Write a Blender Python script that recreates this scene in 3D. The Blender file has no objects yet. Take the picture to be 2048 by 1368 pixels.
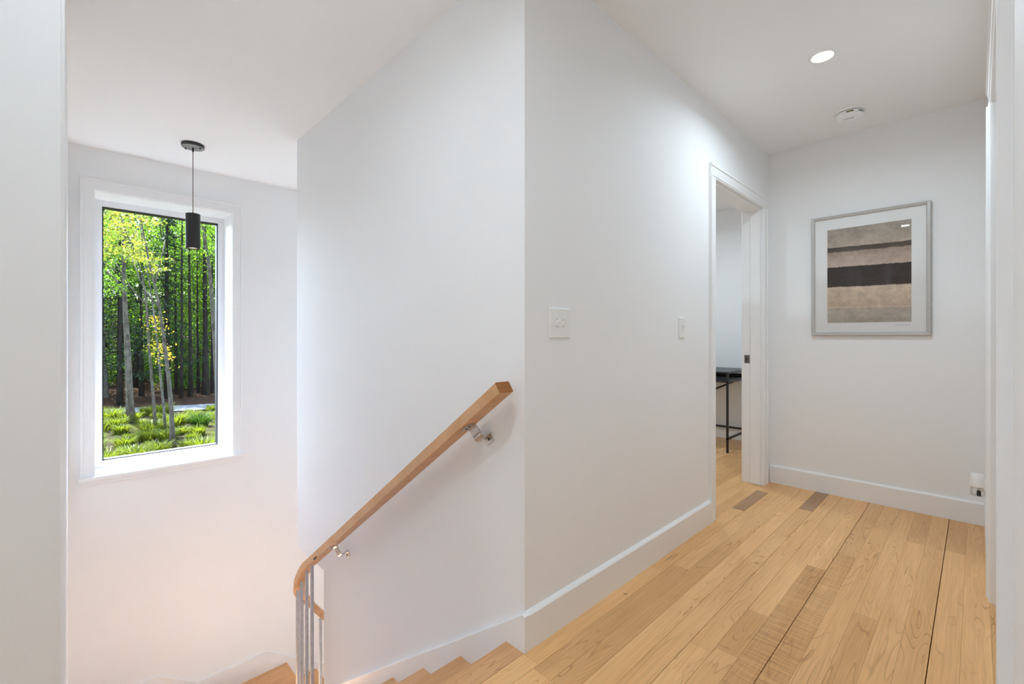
import bpy, bmesh, math, random
import numpy as np
from mathutils import Vector, Matrix

# ------------------------------------------------------------------ camera / world / light
S = bpy.context.scene
COL = S.collection
F, CX, HY, CAMH = 906.0, 1024.0, 674.5, 1.0774        # focal length and horizon, in 2048x1368 pixels
PH = math.atan2(1953 - 1024, F)                       # the hall (+X) runs this far right of the view

cam = bpy.data.cameras.new('camera')
cam.sensor_width = 36.0
cam.lens = F / 2048 * 36
cam.shift_y = -(684 - HY) / 2048
cam.clip_start = 0.01
cam.clip_end = 400
camo = bpy.data.objects.new('camera', cam)
camo.location = (0, 0, CAMH)
camo.rotation_euler = (math.pi / 2, 0, PH - math.pi / 2)
COL.objects.link(camo)
S.camera = camo

world = bpy.data.worlds.new('sky')
S.world = world
world.use_nodes = True
wn = world.node_tree.nodes
sky = wn.new('ShaderNodeTexSky')
sky.sky_type = 'NISHITA'
sky.sun_disc = False
sky.sun_elevation = math.radians(62)
sky.sun_rotation = math.radians(-11)
wn['Background'].inputs[1].default_value = 1.05
world.node_tree.links.new(sky.outputs[0], wn['Background'].inputs[0])

SUN_DIR = Vector((0.19 * 0.47, -0.98 * 0.47, -0.883))  # direction the sunlight travels
sun = bpy.data.lights.new('sun', 'SUN')
sun.energy = 27.0
sun.angle = math.radians(0.53)
sun.color = (0.86, 0.935, 1.0)
suno = bpy.data.objects.new('sun', sun)
suno.rotation_euler = SUN_DIR.to_track_quat('-Z', 'Y').to_euler()
suno.location = (0, 30, 40)
COL.objects.link(suno)

LAMP_HALL = 4.4
LAMP_TOP = 3.7
FILL_BACK = 7.0
FILL_STAIR = 1.7
FILL_ROOM = 6.2
LAMP_COL = (.70, .865, 1.0)

vs = S.view_settings
vs.view_transform = 'Standard'
vs.look = 'None'
vs.exposure = 0.92
vs.gamma = 1.0
vs.use_curve_mapping = False
S.cycles.max_bounces = 14
S.cycles.diffuse_bounces = 8
S.cycles.transparent_max_bounces = 12

# ------------------------------------------------------------------ pixel -> direction helpers
VX = Vector((math.cos(PH), math.sin(PH), 0))
RX = Vector((math.sin(PH), -math.cos(PH), 0))
CAM = Vector((0, 0, CAMH))


def ray(px, py):
    return VX + RX * ((px - CX) / F) + Vector((0, 0, (HY - py) / F))


def at_y(px, py, Y):
    d = ray(px, py)
    return CAM + d * (Y / d.y)


# ------------------------------------------------------------------ materials
MATS = {}


def new_mat(name):
    m = bpy.data.materials.new(name)
    m.use_nodes = True
    nt = m.node_tree
    b = nt.nodes['Principled BSDF']
    MATS[name] = m
    return m, nt, b


def N(nt, t, **kw):
    n = nt.nodes.new(t)
    for k, v in kw.items():
        setattr(n, k, v)
    return n


def L(nt, a, b):
    nt.links.new(a, b)


def ramp(nt, fac, stops, interp='LINEAR'):
    r = N(nt, 'ShaderNodeValToRGB')
    cr = r.color_ramp
    cr.interpolation = interp
    while len(cr.elements) < len(stops):
        cr.elements.new(0.5)
    for e, (p, c) in zip(cr.elements, stops):
        e.position = p
        e.color = (*c, 1) if len(c) == 3 else c
    L(nt, fac, r.inputs[0])
    return r


def srgb(r, g, b):
    f = lambda c: (c / 255 / 12.92) if c / 255 <= 0.04045 else ((c / 255 + 0.055) / 1.055) ** 2.4
    return (f(r), f(g), f(b))


def flat(name, col, rough=0.5, metal=0.0, bump=0.0, bscale=200, spec=0.5, var=0.03, vscale=6):
    m, nt, b = new_mat(name)
    tc = N(nt, 'ShaderNodeTexCoord')
    n = N(nt, 'ShaderNodeTexNoise')
    n.inputs['Scale'].default_value = vscale
    n.inputs['Detail'].default_value = 3
    L(nt, tc.outputs['Object'], n.inputs['Vector'])
    lo = tuple(c * (1 - var) for c in col)
    hi = tuple(min(1, c * (1 + var)) for c in col)
    r = ramp(nt, n.outputs['Fac'], [(0.3, lo), (0.7, hi)])
    L(nt, r.outputs[0], b.inputs['Base Color'])
    b.inputs['Roughness'].default_value = rough
    b.inputs['Metallic'].default_value = metal
    b.inputs['Specular IOR Level'].default_value = spec
    if bump:
        n2 = N(nt, 'ShaderNodeTexNoise')
        n2.inputs['Scale'].default_value = bscale
        L(nt, tc.outputs['Object'], n2.inputs['Vector'])
        bp = N(nt, 'ShaderNodeBump')
        bp.inputs['Strength'].default_value = bump
        bp.inputs['Distance'].default_value = 0.001
        L(nt, n2.outputs['Fac'], bp.inputs['Height'])
        L(nt, bp.outputs[0], b.inputs['Normal'])
    return m


M_WALL = flat('wall_paint', (0.88, 0.88, 0.878), 0.62, bump=0.10, bscale=350, spec=0.3, var=0.006, vscale=1.5)
M_CEIL = flat('ceiling_paint', (0.91, 0.91, 0.91), 0.85, bump=0.08, bscale=300, spec=0.2, var=0.006, vscale=1.5)
M_TRIM = flat('trim_paint', (0.88, 0.88, 0.878), 0.32, bump=0.05, bscale=120, var=0.006, vscale=2)
M_VINYL = flat('window_vinyl', (0.84, 0.84, 0.85), 0.35, var=0.004)
M_PLATE = flat('white_plastic', (0.85, 0.85, 0.83), 0.35, var=0.004)
M_PLATE2 = flat('white_plastic_glossy', (0.90, 0.90, 0.89), 0.28, var=0.004)
M_BLACK = flat('matte_black_metal', (0.012, 0.012, 0.012), 0.45, var=0.1)
M_BLACKTOP = flat('black_wood_top', (0.018, 0.019, 0.02), 0.35, var=0.15, vscale=20)
M_CANOPY = flat('dark_grey_metal', (0.045, 0.047, 0.05), 0.42, metal=0.3, var=0.05)
M_CANOPYF = flat('grey_metal_face', (0.30, 0.30, 0.31), 0.38, metal=0.5, var=0.05)
M_GASKET = flat('black_gasket', (0.01, 0.011, 0.012), 0.5)
M_STEEL = flat('galvanised_steel', (0.52, 0.54, 0.57), 0.45, metal=0.45, var=0.10, vscale=40)
M_NICKEL = flat('satin_nickel', (0.58, 0.56, 0.54), 0.28, metal=1.0, var=0.03, vscale=30)
M_SCREW = flat('dark_screw', (0.03, 0.03, 0.03), 0.45, metal=0.4)
M_STRIKE = flat('bronzed_strike', (0.18, 0.155, 0.14), 0.4, metal=0.6, var=0.2, vscale=60)
M_STRIKEHOLE = flat('strike_hole', (0.06, 0.035, 0.02), 0.7)
M_FRAME = flat('champagne_frame', (0.50, 0.485, 0.46), 0.36, metal=0.35, var=0.04, vscale=30)
M_MAT = flat('mat_board', (0.90, 0.89, 0.87), 0.85, var=0.004)
M_INK = flat('pencil_ink', (0.32, 0.32, 0.31), 0.8)
M_LABELY = flat('yellow_black_label', (0.16, 0.13, 0.015), 0.6, var=0.6, vscale=150)
M_LABELG = flat('grey_label', (0.24, 0.24, 0.24), 0.6, var=0.3, vscale=150)
M_SLOT = flat('dark_slot', (0.06, 0.03, 0.012), 0.8)
M_GAPDARK = flat('subfloor', (0.06, 0.035, 0.018), 0.9)
M_CONCRETE = flat('exterior_siding', (0.35, 0.36, 0.36), 0.8)


def mk_glass(name, tint=(1, 1, 1), refl=1.0):
    m, nt, b = new_mat(name)
    nt.nodes.remove(b)
    out = nt.nodes['Material Output']
    tr = N(nt, 'ShaderNodeBsdfTransparent')
    tr.inputs[0].default_value = (*tint, 1)
    gl = N(nt, 'ShaderNodeBsdfGlossy')
    gl.inputs['Roughness'].default_value = 0.0
    fr = N(nt, 'ShaderNodeFresnel')
    fr.inputs[0].default_value = 1.5
    mu = N(nt, 'ShaderNodeMath', operation='MULTIPLY')
    mu.inputs[1].default_value = refl
    L(nt, fr.outputs[0], mu.inputs[0])
    mx = N(nt, 'ShaderNodeMixShader')
    L(nt, mu.outputs[0], mx.inputs[0])
    L(nt, tr.outputs[0], mx.inputs[1])
    L(nt, gl.outputs[0], mx.inputs[2])
    L(nt, mx.outputs[0], out.inputs[0])
    return m


M_GLASS = mk_glass('window_glass', (0.97, 0.98, 0.975), 0.3)
M_PICGLASS = mk_glass('picture_glass', (1, 1, 1), .5)
M_VIAL = mk_glass('vial_glass', (0.97, 0.97, 0.97), .5)


def mk_emit(name, col, strength):
    m, nt, b = new_mat(name)
    b.inputs['Base Color'].default_value = (0.9, 0.9, 0.9, 1)
    b.inputs['Emission Color'].default_value = (*col, 1)
    b.inputs['Emission Strength'].default_value = strength
    return m


M_LENS = mk_emit('led_lens', (1, 0.98, 0.95), 22.0)
M_BULB = mk_emit('warm_bulb', (1, 0.72, 0.55), 0.8)


def mk_wood(name, light, mid, dark, curl=0.0, rough=0.33, linestr=0.62, vert=False, tint=1.0):
    """maple: fine long grain, contour-like growth lines, per-board tint; grain runs along X"""
    m, nt, b = new_mat(name)
    tc = N(nt, 'ShaderNodeTexCoord')
    oi = N(nt, 'ShaderNodeObjectInfo')
    rm = N(nt, 'ShaderNodeMath', operation='MULTIPLY')
    rm.inputs[1].default_value = 37.0
    L(nt, oi.outputs['Random'], rm.inputs[0])
    cv = N(nt, 'ShaderNodeCombineXYZ')
    for i in range(3):
        L(nt, rm.outputs[0], cv.inputs[i])
    add = N(nt, 'ShaderNodeVectorMath', operation='ADD')
    L(nt, tc.outputs['Object'], add.inputs[0])
    L(nt, cv.outputs[0], add.inputs[1])

    def noise(sx, sy, sz, scale=1, detail=3, rough_=0.5, dist=0.0):
        mp = N(nt, 'ShaderNodeMapping')
        mp.inputs['Scale'].default_value = (sx, sy, sz)
        L(nt, add.outputs[0], mp.inputs[0])
        n = N(nt, 'ShaderNodeTexNoise')
        n.inputs['Scale'].default_value = scale
        n.inputs['Detail'].default_value = detail
        n.inputs['Roughness'].default_value = rough_
        n.inputs['Distortion'].default_value = dist
        L(nt, mp.outputs[0], n.inputs['Vector'])
        return n.outputs['Fac']

    broad = noise(1.1, 9, 9, 1.0, 3)
    base = ramp(nt, broad, [(0.25, mid), (0.75, light)])
    # growth lines: contours of a stretched noise
    cont = noise(1.6, 14, 14, 1.0, 1.2, 0.4, 0.4)
    mul = N(nt, 'ShaderNodeMath', operation='MULTIPLY')
    mul.inputs[1].default_value = 15.0
    L(nt, cont, mul.inputs[0])
    fr = N(nt, 'ShaderNodeMath', operation='FRACT')
    L(nt, mul.outputs[0], fr.inputs[0])
    line = ramp(nt, fr.outputs[0], [(0.0, (0, 0, 0)), (0.82, (0.05, 0.05, 0.05)), (0.95, (1, 1, 1)), (1.0, (0, 0, 0))])
    lm = noise(2.2, 7, 7, 1.0, 2)
    lmask = ramp(nt, lm, [(0.42, (0, 0, 0)), (0.62, (1, 1, 1))])
    lf = N(nt, 'ShaderNodeMath', operation='MULTIPLY')
    L(nt, line.outputs[0], lf.inputs[0])
    L(nt, lmask.outputs[0], lf.inputs[1])
    lf2 = N(nt, 'ShaderNodeMath', operation='MULTIPLY')
    lf2.inputs[1].default_value = linestr
    L(nt, lf.outputs[0], lf2.inputs[0])
    mx = N(nt, 'ShaderNodeMix', data_type='RGBA')
    L(nt, lf2.outputs[0], mx.inputs[0])
    L(nt, base.outputs[0], mx.inputs[6])
    mx.inputs[7].default_value = (*dark, 1)
    col = mx.outputs[2]
    # fine fibres
    fib = noise(5, 160, 160, 1.0, 2)
    fr2 = ramp(nt, fib, [(0.3, (0.90, 0.89, 0.87)), (0.7, (1.06, 1.06, 1.06))])
    m2 = N(nt, 'ShaderNodeMix', data_type='RGBA', blend_type='MULTIPLY')
    m2.inputs[0].default_value = 1.0
    L(nt, col, m2.inputs[6])
    L(nt, fr2.outputs[0], m2.inputs[7])
    col = m2.outputs[2]
    if curl:
        cu = noise(130, 5, 5, 1.0, 2, 0.5, 0.5)
        cr = ramp(nt, cu, [(0.38, (1 - curl, 1 - curl * 1.15, 1 - curl * 1.35)), (0.6, (1.03, 1.03, 1.03))])
        m3 = N(nt, 'ShaderNodeMix', data_type='RGBA', blend_type='MULTIPLY')
        m3.inputs[0].default_value = 1.0
        L(nt, col, m3.inputs[6])
        L(nt, cr.outputs[0], m3.inputs[7])
        col = m3.outputs[2]
    # small pin knots
    vo = N(nt, 'ShaderNodeTexVoronoi')
    vo.inputs['Scale'].default_value = 4.5
    L(nt, add.outputs[0], vo.inputs['Vector'])
    kr = ramp(nt, vo.outputs['Distance'], [(0.0, (0.35, 0.25, 0.18)), (0.018, (0.45, 0.33, 0.25)), (0.05, (1, 1, 1))])
    m4 = N(nt, 'ShaderNodeMix', data_type='RGBA', blend_type='MULTIPLY')
    m4.inputs[0].default_value = 0.8
    L(nt, col, m4.inputs[6])
    L(nt, kr.outputs[0], m4.inputs[7])
    col = m4.outputs[2]
    # per-board tint
    tr = ramp(nt, oi.outputs['Random'], [(0.0, (0.86, 0.84, 0.82)), (0.2, (0.95, 0.94, 0.93)), (0.6, (1.0, 1.0, 1.0)), (1.0, (1.05, 1.05, 1.06))])
    m5 = N(nt, 'ShaderNodeMix', data_type='RGBA', blend_type='MULTIPLY')
    m5.inputs[0].default_value = tint
    L(nt, col, m5.inputs[6])
    L(nt, tr.outputs[0], m5.inputs[7])
    L(nt, m5.outputs[2], b.inputs['Base Color'])
    b.inputs['Roughness'].default_value = rough
    b.inputs['Specular IOR Level'].default_value = 0.4
    return m


MAPLE_L, MAPLE_M, MAPLE_D = srgb(243, 194, 136), srgb(228, 174, 114), srgb(150, 94, 46)
M_PLANK = mk_wood('maple_plank', MAPLE_L, MAPLE_M, MAPLE_D, rough=0.36)
M_CURLY = mk_wood('curly_maple_plank', srgb(238, 188, 130), srgb(222, 168, 108), MAPLE_D, curl=0.20, rough=0.36)
M_TREAD = mk_wood('tread_wood', srgb(228, 180, 130), srgb(206, 152, 102), srgb(150, 98, 56), rough=0.35, tint=0.6)
M_DARKPL = mk_wood('dark_maple_plank', srgb(182, 142, 104), srgb(166, 126, 92), srgb(110, 72, 44), rough=0.36)
M_ENDGRAIN = mk_wood('end_grain_wood', srgb(172, 118, 74), srgb(150, 98, 58), srgb(110, 66, 36), tint=0.0, rough=0.85)
M_ENDGRAIN.node_tree.nodes['Principled BSDF'].inputs['Specular IOR Level'].default_value = .1
M_RAIL = mk_wood('rail_wood', srgb(222, 178, 134), srgb(202, 154, 108), srgb(135, 88, 50), rough=0.4, tint=0.0, linestr=0.35)


# ------------------------------------------------------------------ mesh helpers
def obj(name, bm, mat, parent=None, smooth=False):
    me = bpy.data.meshes.new(name)
    bmesh.ops.recalc_face_normals(bm, faces=bm.faces)
    bm.to_mesh(me)
    bm.free()
    if smooth:
        for p in me.polygons:
            p.use_smooth = True
    if mat:
        me.materials.append(mat)
    o = bpy.data.objects.new(name, me)
    COL.objects.link(o)
    if parent:
        o.parent = parent
        o.matrix_parent_inverse = parent.matrix_world.inverted() if False else Matrix.Translation(-Vector(parent.location))
    return o


def empty(name, loc=(0, 0, 0)):
    o = bpy.data.objects.new(name, None)
    o.location = loc
    o.empty_display_size = 0.1
    COL.objects.link(o)
    return o


def tag(o, label, cat, group=None, kind=None):
    o['label'] = label
    o['category'] = cat
    if group:
        o['group'] = group
    if kind:
        o['kind'] = kind
    return o


def struct(o, label=None, cat=None):
    o['kind'] = 'structure'
    if label:
        o['label'] = label
    if cat:
        o['category'] = cat
    return o


def box(bm, x0, x1, y0, y1, z0, z1, bev=0.0, seg=1):
    r = bmesh.ops.create_cube(bm, size=1)
    vs_ = r['verts']
    for v in vs_:
        v.co = Vector((x0 + (v.co.x + .5) * (x1 - x0), y0 + (v.co.y + .5) * (y1 - y0), z0 + (v.co.z + .5) * (z1 - z0)))
    if bev:
        es = list({e for v in vs_ for e in v.link_edges})
        bmesh.ops.bevel(bm, geom=es, offset=bev, segments=seg, affect='EDGES', profile=0.5)
    return bm


def bx(*a, **k):
    bm = bmesh.new()
    return box(bm, *a, **k)


def prism(bm, pts, axis, a, b):
    """extrude a polygon; pts are 2D in the two other axes (in xyz order)"""
    def p3(p, t):
        if axis == 'x':
            return (t, p[0], p[1])
        if axis == 'y':
            return (p[0], t, p[1])
        return (p[0], p[1], t)
    va = [bm.verts.new(p3(p, a)) for p in pts]
    vb = [bm.verts.new(p3(p, b)) for p in pts]
    bm.faces.new(va)
    bm.faces.new(vb[::-1])
    n = len(pts)
    for i in range(n):
        bm.faces.new((va[i], vb[i], vb[(i + 1) % n], va[(i + 1) % n]))
    return bm


def lathe(bm, prof, c, axis=Vector((0, 0, 1)), seg=32, cap=False):
    """revolve (r,h) profile round axis through c"""
    q = Vector((0, 0, 1)).rotation_difference(axis)
    rings = []
    for r, h in prof:
        if r < 1e-6:
            rings.append([bm.verts.new(Vector(c) + q @ Vector((0, 0, h)))])
        else:
            rings.append([bm.verts.new(Vector(c) + q @ Vector((r * math.cos(2 * math.pi * i / seg), r * math.sin(2 * math.pi * i / seg), h))) for i in range(seg)])
    for a, b in zip(rings[:-1], rings[1:]):
        if len(a) == 1 and len(b) == 1:
            continue
        for i in range(seg):
            j = (i + 1) % seg
            if len(a) == 1:
                bm.faces.new((a[0], b[i], b[j]))
            elif len(b) == 1:
                bm.faces.new((a[i], b[0], a[j]))
            else:
                bm.faces.new((a[i], b[i], b[j], a[j]))
    return bm


def sweep(bm, path, frames, prof, closed=True, caps=True):
    """path points + (u,v) frame vectors, prof = list of (a,b) offsets"""
    rings = []
    for p, (u, v) in zip(path, frames):
        rings.append([bm.verts.new(p + u * a + v * b) for a, b in prof])
    n = len(prof)
    for A, B in zip(rings[:-1], rings[1:]):
        for i in range(n if closed else n - 1):
            j = (i + 1) % n
            bm.faces.new((A[i], B[i], B[j], A[j]))
    if caps:
        bm.faces.new(rings[0])
        bm.faces.new(rings[-1][::-1])
    return bm


def tube(bm, pts, radii, seg=8):
    pts = [Vector(p) for p in pts]
    rings = []
    up = Vector((0.3, 0.2, 1)).normalized()
    for i, p in enumerate(pts):
        t = (pts[min(i + 1, len(pts) - 1)] - pts[max(i - 1, 0)]).normalized()
        a = t.cross(Vector((1, 0, 0)) if abs(t.x) < 0.9 else Vector((0, 1, 0))).normalized()
        b = t.cross(a)
        r = radii[i] if hasattr(radii, '__len__') else radii
        rings.append([bm.verts.new(p + (a * math.cos(2 * math.pi * k / seg) + b * math.sin(2 * math.pi * k / seg)) * r) for k in range(seg)])
    for A, B in zip(rings[:-1], rings[1:]):
        for k in range(seg):
            bm.faces.new((A[k], A[(k + 1) % seg], B[(k + 1) % seg], B[k]))
    bm.faces.new(rings[0][::-1])
    bm.faces.new(rings[-1])
    return bm


# ------------------------------------------------------------------ dimensions
H = 2.44            # ceiling
YH = 1.090          # hall's left wall face
YR = -0.049         # hall's right wall face
XE = 3.745          # hall's end wall face
XC = 1.124          # stair wall face
XL = -0.012         # stairwell's left wall face
YW = 4.432          # window wall face
YT = 3.285          # upper end of stair wall
YB = 2.82           # lower end of stair wall
ZS = -0.365         # underside of the upper stair wall
ZG = -2.85          # lower floor
XS = 4.25            # far end of stairwell
XB = -4.0           # hall behind the camera
XRM = 5.03          # office far wall
WT = 0.127          # partition thickness

WIN = [(0.128, 0.984), (2.95, 3.806)]      # window openings (x); the second is added out of sight to light the stairwell
WZ0, WZ1 = 0.08, 2.131
YF = 4.685          # window frame inner plane
YO = 4.82           # outside face

# door openings
DX0, DX1, DZ = 2.742, 3.600, 2.012
CX0, CX1 = 1.366, 2.665

# ------------------------------------------------------------------ room shell
def wall_boxes(name, boxes, mat, label, cat='wall', parent=None):
    bm = bmesh.new()
    for b in boxes:
        box(bm, *b)
    o = obj(name, bm, mat, parent)
    return struct(o, label, cat)


# window wall with two openings
g = 0.012
wb = []
xs = [-0.2, WIN[0][0] - g, WIN[0][1] + g, WIN[1][0] - g, WIN[1][1] + g, XS + 0.2]
wb.append((xs[0], xs[1], YW, YO, ZG - .2, H + .2))
wb.append((xs[2], xs[3], YW, YO, ZG - .2, H + .2))
wb.append((xs[4], xs[5], YW, YO, ZG - .2, H + .2))
for a, b in WIN:
    wb.append((a - g, b + g, YW, YO, ZG - .2, WZ0 - .025))
    wb.append((a - g, b + g, YW, YO, WZ1 + g, H + .2))
wall_boxes('wall_window', wb, M_WALL, 'tall white stairwell wall holding the window onto the woods')
# stairwell left wall (its end face is also the hall wall left of the stairs)
wall_boxes('wall_left', [(-0.2, XL, YH, YW, ZG - .2, H), (XB - .1, -0.2, YH, YH + .12, -0.4, H)], M_WALL,
           'white wall beside the stairs at the far left edge')
# stair wall: hall corner, upper overhanging part and lower part
wall_boxes('wall_stair', [(XC, XC + WT, YH, YT, ZS, H), (XC, XC + WT, YH, YB, ZG - .2, ZS)], M_WALL,
           'white stair wall carrying the wooden handrail')
# hall wall with the office doorway
wall_boxes('wall_hall', [(XC + WT, DX0 - .02, YH, YH + WT, -.3, H), (DX1 + .02, XE + .02, YH, YH + WT, -.3, H),
                         (DX0 - .02, DX1 + .02, YH, YH + WT, DZ + .02, H)], M_WALL,
           'white hall wall with light switches beside the doorway')
wall_boxes('wall_end', [(XE, XE + .11, -.4, YH + WT, -.3, H)], M_WALL, 'white end wall of the hall with the framed print')
wall_boxes('wall_right', [(XB - .1, CX0 - .02, YR - .12, YR, -.3, H), (CX1 + .02, XE + .1, YR - .12, YR, -.3, H),
                          (CX0 - .02, CX1 + .02, YR - .12, YR, 2.05, H)], M_WALL, 'white wall along the right edge of the hall')
wall_boxes('wall_back', [(XB - .12, XB, YR - .12, YH + .12, -.3, H)], M_WALL, 'white hall wall behind the viewpoint')
# closet back, office walls, stairwell far walls
wall_boxes('wall_closet', [(CX0 - .1, CX1 + .1, -.80, -.70, -.3, H), (CX0 - .12, CX0 - .02, -.80, YR - .12, -.3, H),
                           (CX1 + .02, CX1 + .12, -.80, YR - .12, -.3, H)], M_WALL, 'closet walls behind the right-hand doors')
wall_boxes('wall_office', [(XRM, XRM + .12, YH, YT, -.3, H), (XC + WT, XRM + .12, YT - WT, YT, ZS, H),
                           (XE + .11, XRM + .12, YH, YH + WT, -.3, H)], M_WALL, 'white walls of the office beyond the doorway')
wall_boxes('wall_lower', [(XC + WT, XS + .2, YB - .12, YB, ZG - .2, ZS), (XS, XS + .12, YB - .12, YW, ZG - .2, ZS + .365),
                          (XS, XS + .12, YT - .1, YW, 0, H)], M_WALL, 'white wall below the office beside the lower stairs')
# ceilings and slabs
wall_boxes('ceiling', [(XB - .2, XRM + .2, -.9, YO, H, H + .15)], M_CEIL, 'flat white ceiling over hall and stairwell', 'ceiling')
wall_boxes('ceiling_lower', [(XC + WT, XS + .2, YB - .12, YT, ZS, ZS + .1)], M_CEIL, 'white soffit under the office floor', 'ceiling')
floor = wall_boxes('floor', [(XB - .1, XRM + .1, -.9, YH - .03, -.3, -.013), (XC + WT, XRM + .1, YH - .03, YT - WT, -.26, -.013),
                             (XL - .1, XC, YH - .03, 1.145, -.3, -.03)], M_GAPDARK,
                   'pale maple plank floor of the hall', 'floor')
wall_boxes('floor_lower', [(-.2, XS + .2, YB - 1.8, YO, ZG - .2, ZG)], M_PLANK, 'maple floor at the foot of the stairs', 'floor')

# ------------------------------------------------------------------ floor planks
random.seed(11)
PITCH = 0.0745
Y0J = 1.006


GAPS = {1.006: .0004, .857: .0004, .782: .0005, .708: .0005, .633: .0004, .484: .0011, .111: .0014}   # the joints that have opened up


def jgap(y):
    for k, v in GAPS.items():
        if abs(k - y) < .012:
            return v
    return .00012


def plank(x0, x1, y0, y1, mat, parent=floor, z=0.0, name='plank'):
    bm = bmesh.new()
    c = 0.0005
    x0, x1, y0, y1 = x0 + .0002, x1 - .0002, y0 + jgap(y0), y1 - jgap(y1)
    zt = z + random.uniform(-0.0003, 0.0002)
    prof = [(y0, z - .013), (y1, z - .013), (y1, zt - c), (y1 - c, zt), (y0 + c, zt), (y0, zt - c)]
    prism(bm, prof, 'x', x0, x1)
    return obj(name, bm, mat, parent)


# rows: index 0 lies between y=1.006 and 1.006-pitch ...; joints seen in the photograph first
JOINTS = {0: [2.05, 2.98], 1: [0.9, 2.35], 2: [1.833, 3.14], 3: [0.65, 2.757, 3.283], 4: [1.402, 1.569, 2.6],
          5: [1.604, 1.924, 3.0], 6: [0.8, 2.5], 7: [1.1, 2.75], 8: [1.5, 3.25], 9: [0.9, 2.2], 10: [1.25, 3.17],
          11: [1.7, 2.4], 12: [1.05, 3.17], 13: [1.9, 2.9]}
CURLY = {(6, 1), (7, 1)}
DARK = {(3, 3)}
for r in range(14):
    y1 = Y0J - PITCH * r
    y0 = y1 - PITCH
    xs = sorted(JOINTS.get(r, []))
    left = xs[0] - random.uniform(.7, 1.3)
    allx = [XB]
    cuts = []
    x = left
    while x > XB + .5:
        cuts.append(x)
        x -= random.uniform(.7, 1.6)
    allx += sorted(cuts)
    k0 = len(allx) - 1
    allx += xs + [XE]
    for i, (a, b) in enumerate(zip(allx[:-1], allx[1:])):
        key = (r, i - k0)
        m = M_CURLY if key in CURLY else M_DARKPL if key in DARK else M_PLANK
        plank(a, b, y0, y1, m)
# strip along the right wall and closet, strip along the hall wall / doorway
plank(XB, 1.5, YR, Y0J - PITCH * 14, M_PLANK)
plank(1.5, XE, YR, Y0J - PITCH * 14, M_PLANK)
for k in range(9):
    yy = YR - PITCH * k
    plank(CX0 - .02, 2.0 + .1 * (k % 3), yy - PITCH, yy, M_PLANK)
    plank(2.0 + .1 * (k % 3), CX1 + .02, yy - PITCH, yy, M_PLANK)
plank(XC - .02, 1.95, Y0J, 1.0765, M_PLANK)
plank(1.95, 2.70, Y0J, 1.0765, M_PLANK)
plank(2.70, 2.99, Y0J, 1.0805, M_PLANK)
plank(2.99, 3.46, Y0J, 1.0805, M_DARKPL)
plank(3.46, XE, Y0J, 1.0805, M_PLANK)
plank(XL, XC - .02, Y0J, 1.0765, M_PLANK)
plank(XB, -1.4, Y0J, YH, M_PLANK)
plank(-1.4, XL, Y0J, YH, M_PLANK)
# landing nosing at the top of the stairs
NOS0 = 1.169
bm = bmesh.new()
prism(bm, [(1.077, -.03), (NOS0 - .006, -.03), (NOS0, -.024), (NOS0, -.006), (NOS0 - .006, 0), (1.077, 0)], 'x', XL, XC - .018)
obj('nosing', bm, M_TREAD, floor)
# office boards
for k in range(28):
    yy = 1.0805 + PITCH * k
    if yy > YT - WT:
        break
    x0 = DX0 if yy < YH + WT - .02 else XC + WT
    x1 = DX1 if yy < YH + WT - .02 else XRM
    xx = x0
    nxt = xx + random.uniform(.3, 1.3)
    while xx < x1 - .01:
        nxt = min(nxt, x1)
        if x1 - nxt < .2:
            nxt = x1
        plank(xx, nxt, yy, yy + PITCH, M_PLANK)
        xx = nxt
        nxt = xx + random.uniform(.5, 1.5)

# ------------------------------------------------------------------ baseboards and trim
BH, BT = 0.124, 0.018


def base_prof(sign, face):
    """profile (offset, z) for a board standing on face, proud towards sign"""
    return [(face, 0), (face + sign * BT, 0), (face + sign * BT, BH - .004), (face + sign * (BT - .004), BH), (face, BH + .006)]


def bb_y(name, face, sign, x0, x1, label):
    bm = bmesh.new()
    prism(bm, base_prof(sign, face), 'x', x0, x1)
    return struct(obj(name, bm, M_TRIM), label, 'baseboard')


def bb_x(name, face, sign, y0, y1, label):
    bm = bmesh.new()
    prism(bm, [(p, z) for p, z in base_prof(sign, face)], 'y', y0, y1)
    return struct(obj(name, bm, M_TRIM), label, 'baseboard')


bb_y('baseboard_hall', YH, -1, XC, 2.6625, 'white baseboard below the light switches')
bb_x('baseboard_end', XE, -1, YR + BT, YH - .012, 'white baseboard under the framed print')
bb_y('baseboard_right', YR, 1, 2.737, XE, 'white baseboard right of the end wall corner')
bb_y('baseboard_near', YR, 1, XB, 1.29, 'white baseboard behind the closet casing')
bb_y('baseboard_left', YH, -1, XB, XL, 'white baseboard of the wall left of the stairs')
bb_x('baseboard_office', XRM, -1, YH + WT, YT - WT, 'white baseboard behind the black desk')

# ------------------------------------------------------------------ stairs
RUN = 0.2625
nos = [NOS0 + RUN * k for k in range(8)]          # nosing positions down flight one
lev = [0, -.1835, -.367, -.5505, -.734, -.930, -1.126, -1.322, -1.518]
stairs = tag(empty('staircase', (0.55, 2.9, ZG)), 'maple winder staircase turning right below the window', 'stairs')


def nosed_y(y0, y1, z, x0, x1, t=.027):
    bm = bmesh.new()
    prism(bm, [(y0, z - t), (y1 - .005, z - t), (y1, z - t + .005), (y1, z - .005), (y1 - .005, z), (y0, z)], 'x', x0, x1)
    return bm


SX0, SX1 = XL + .018, XC - .018
for k in range(1, 8):
    y1 = nos[k]
    obj('tread', nosed_y(nos[k - 1] - .03, y1, lev[k], SX0, SX1), M_TREAD, stairs)
for k in range(8):
    yk = nos[k] - .022
    obj('riser', bx(SX0, SX1, yk - .016, yk, lev[k + 1] - .03, lev[k] - .027), M_TRIM, stairs)
# winders round the newel corner
PIV = (1.30, 3.10)
WY = YW - .018
ang = lambda d: Vector((-math.cos(math.radians(d)), math.sin(math.radians(d))))


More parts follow.
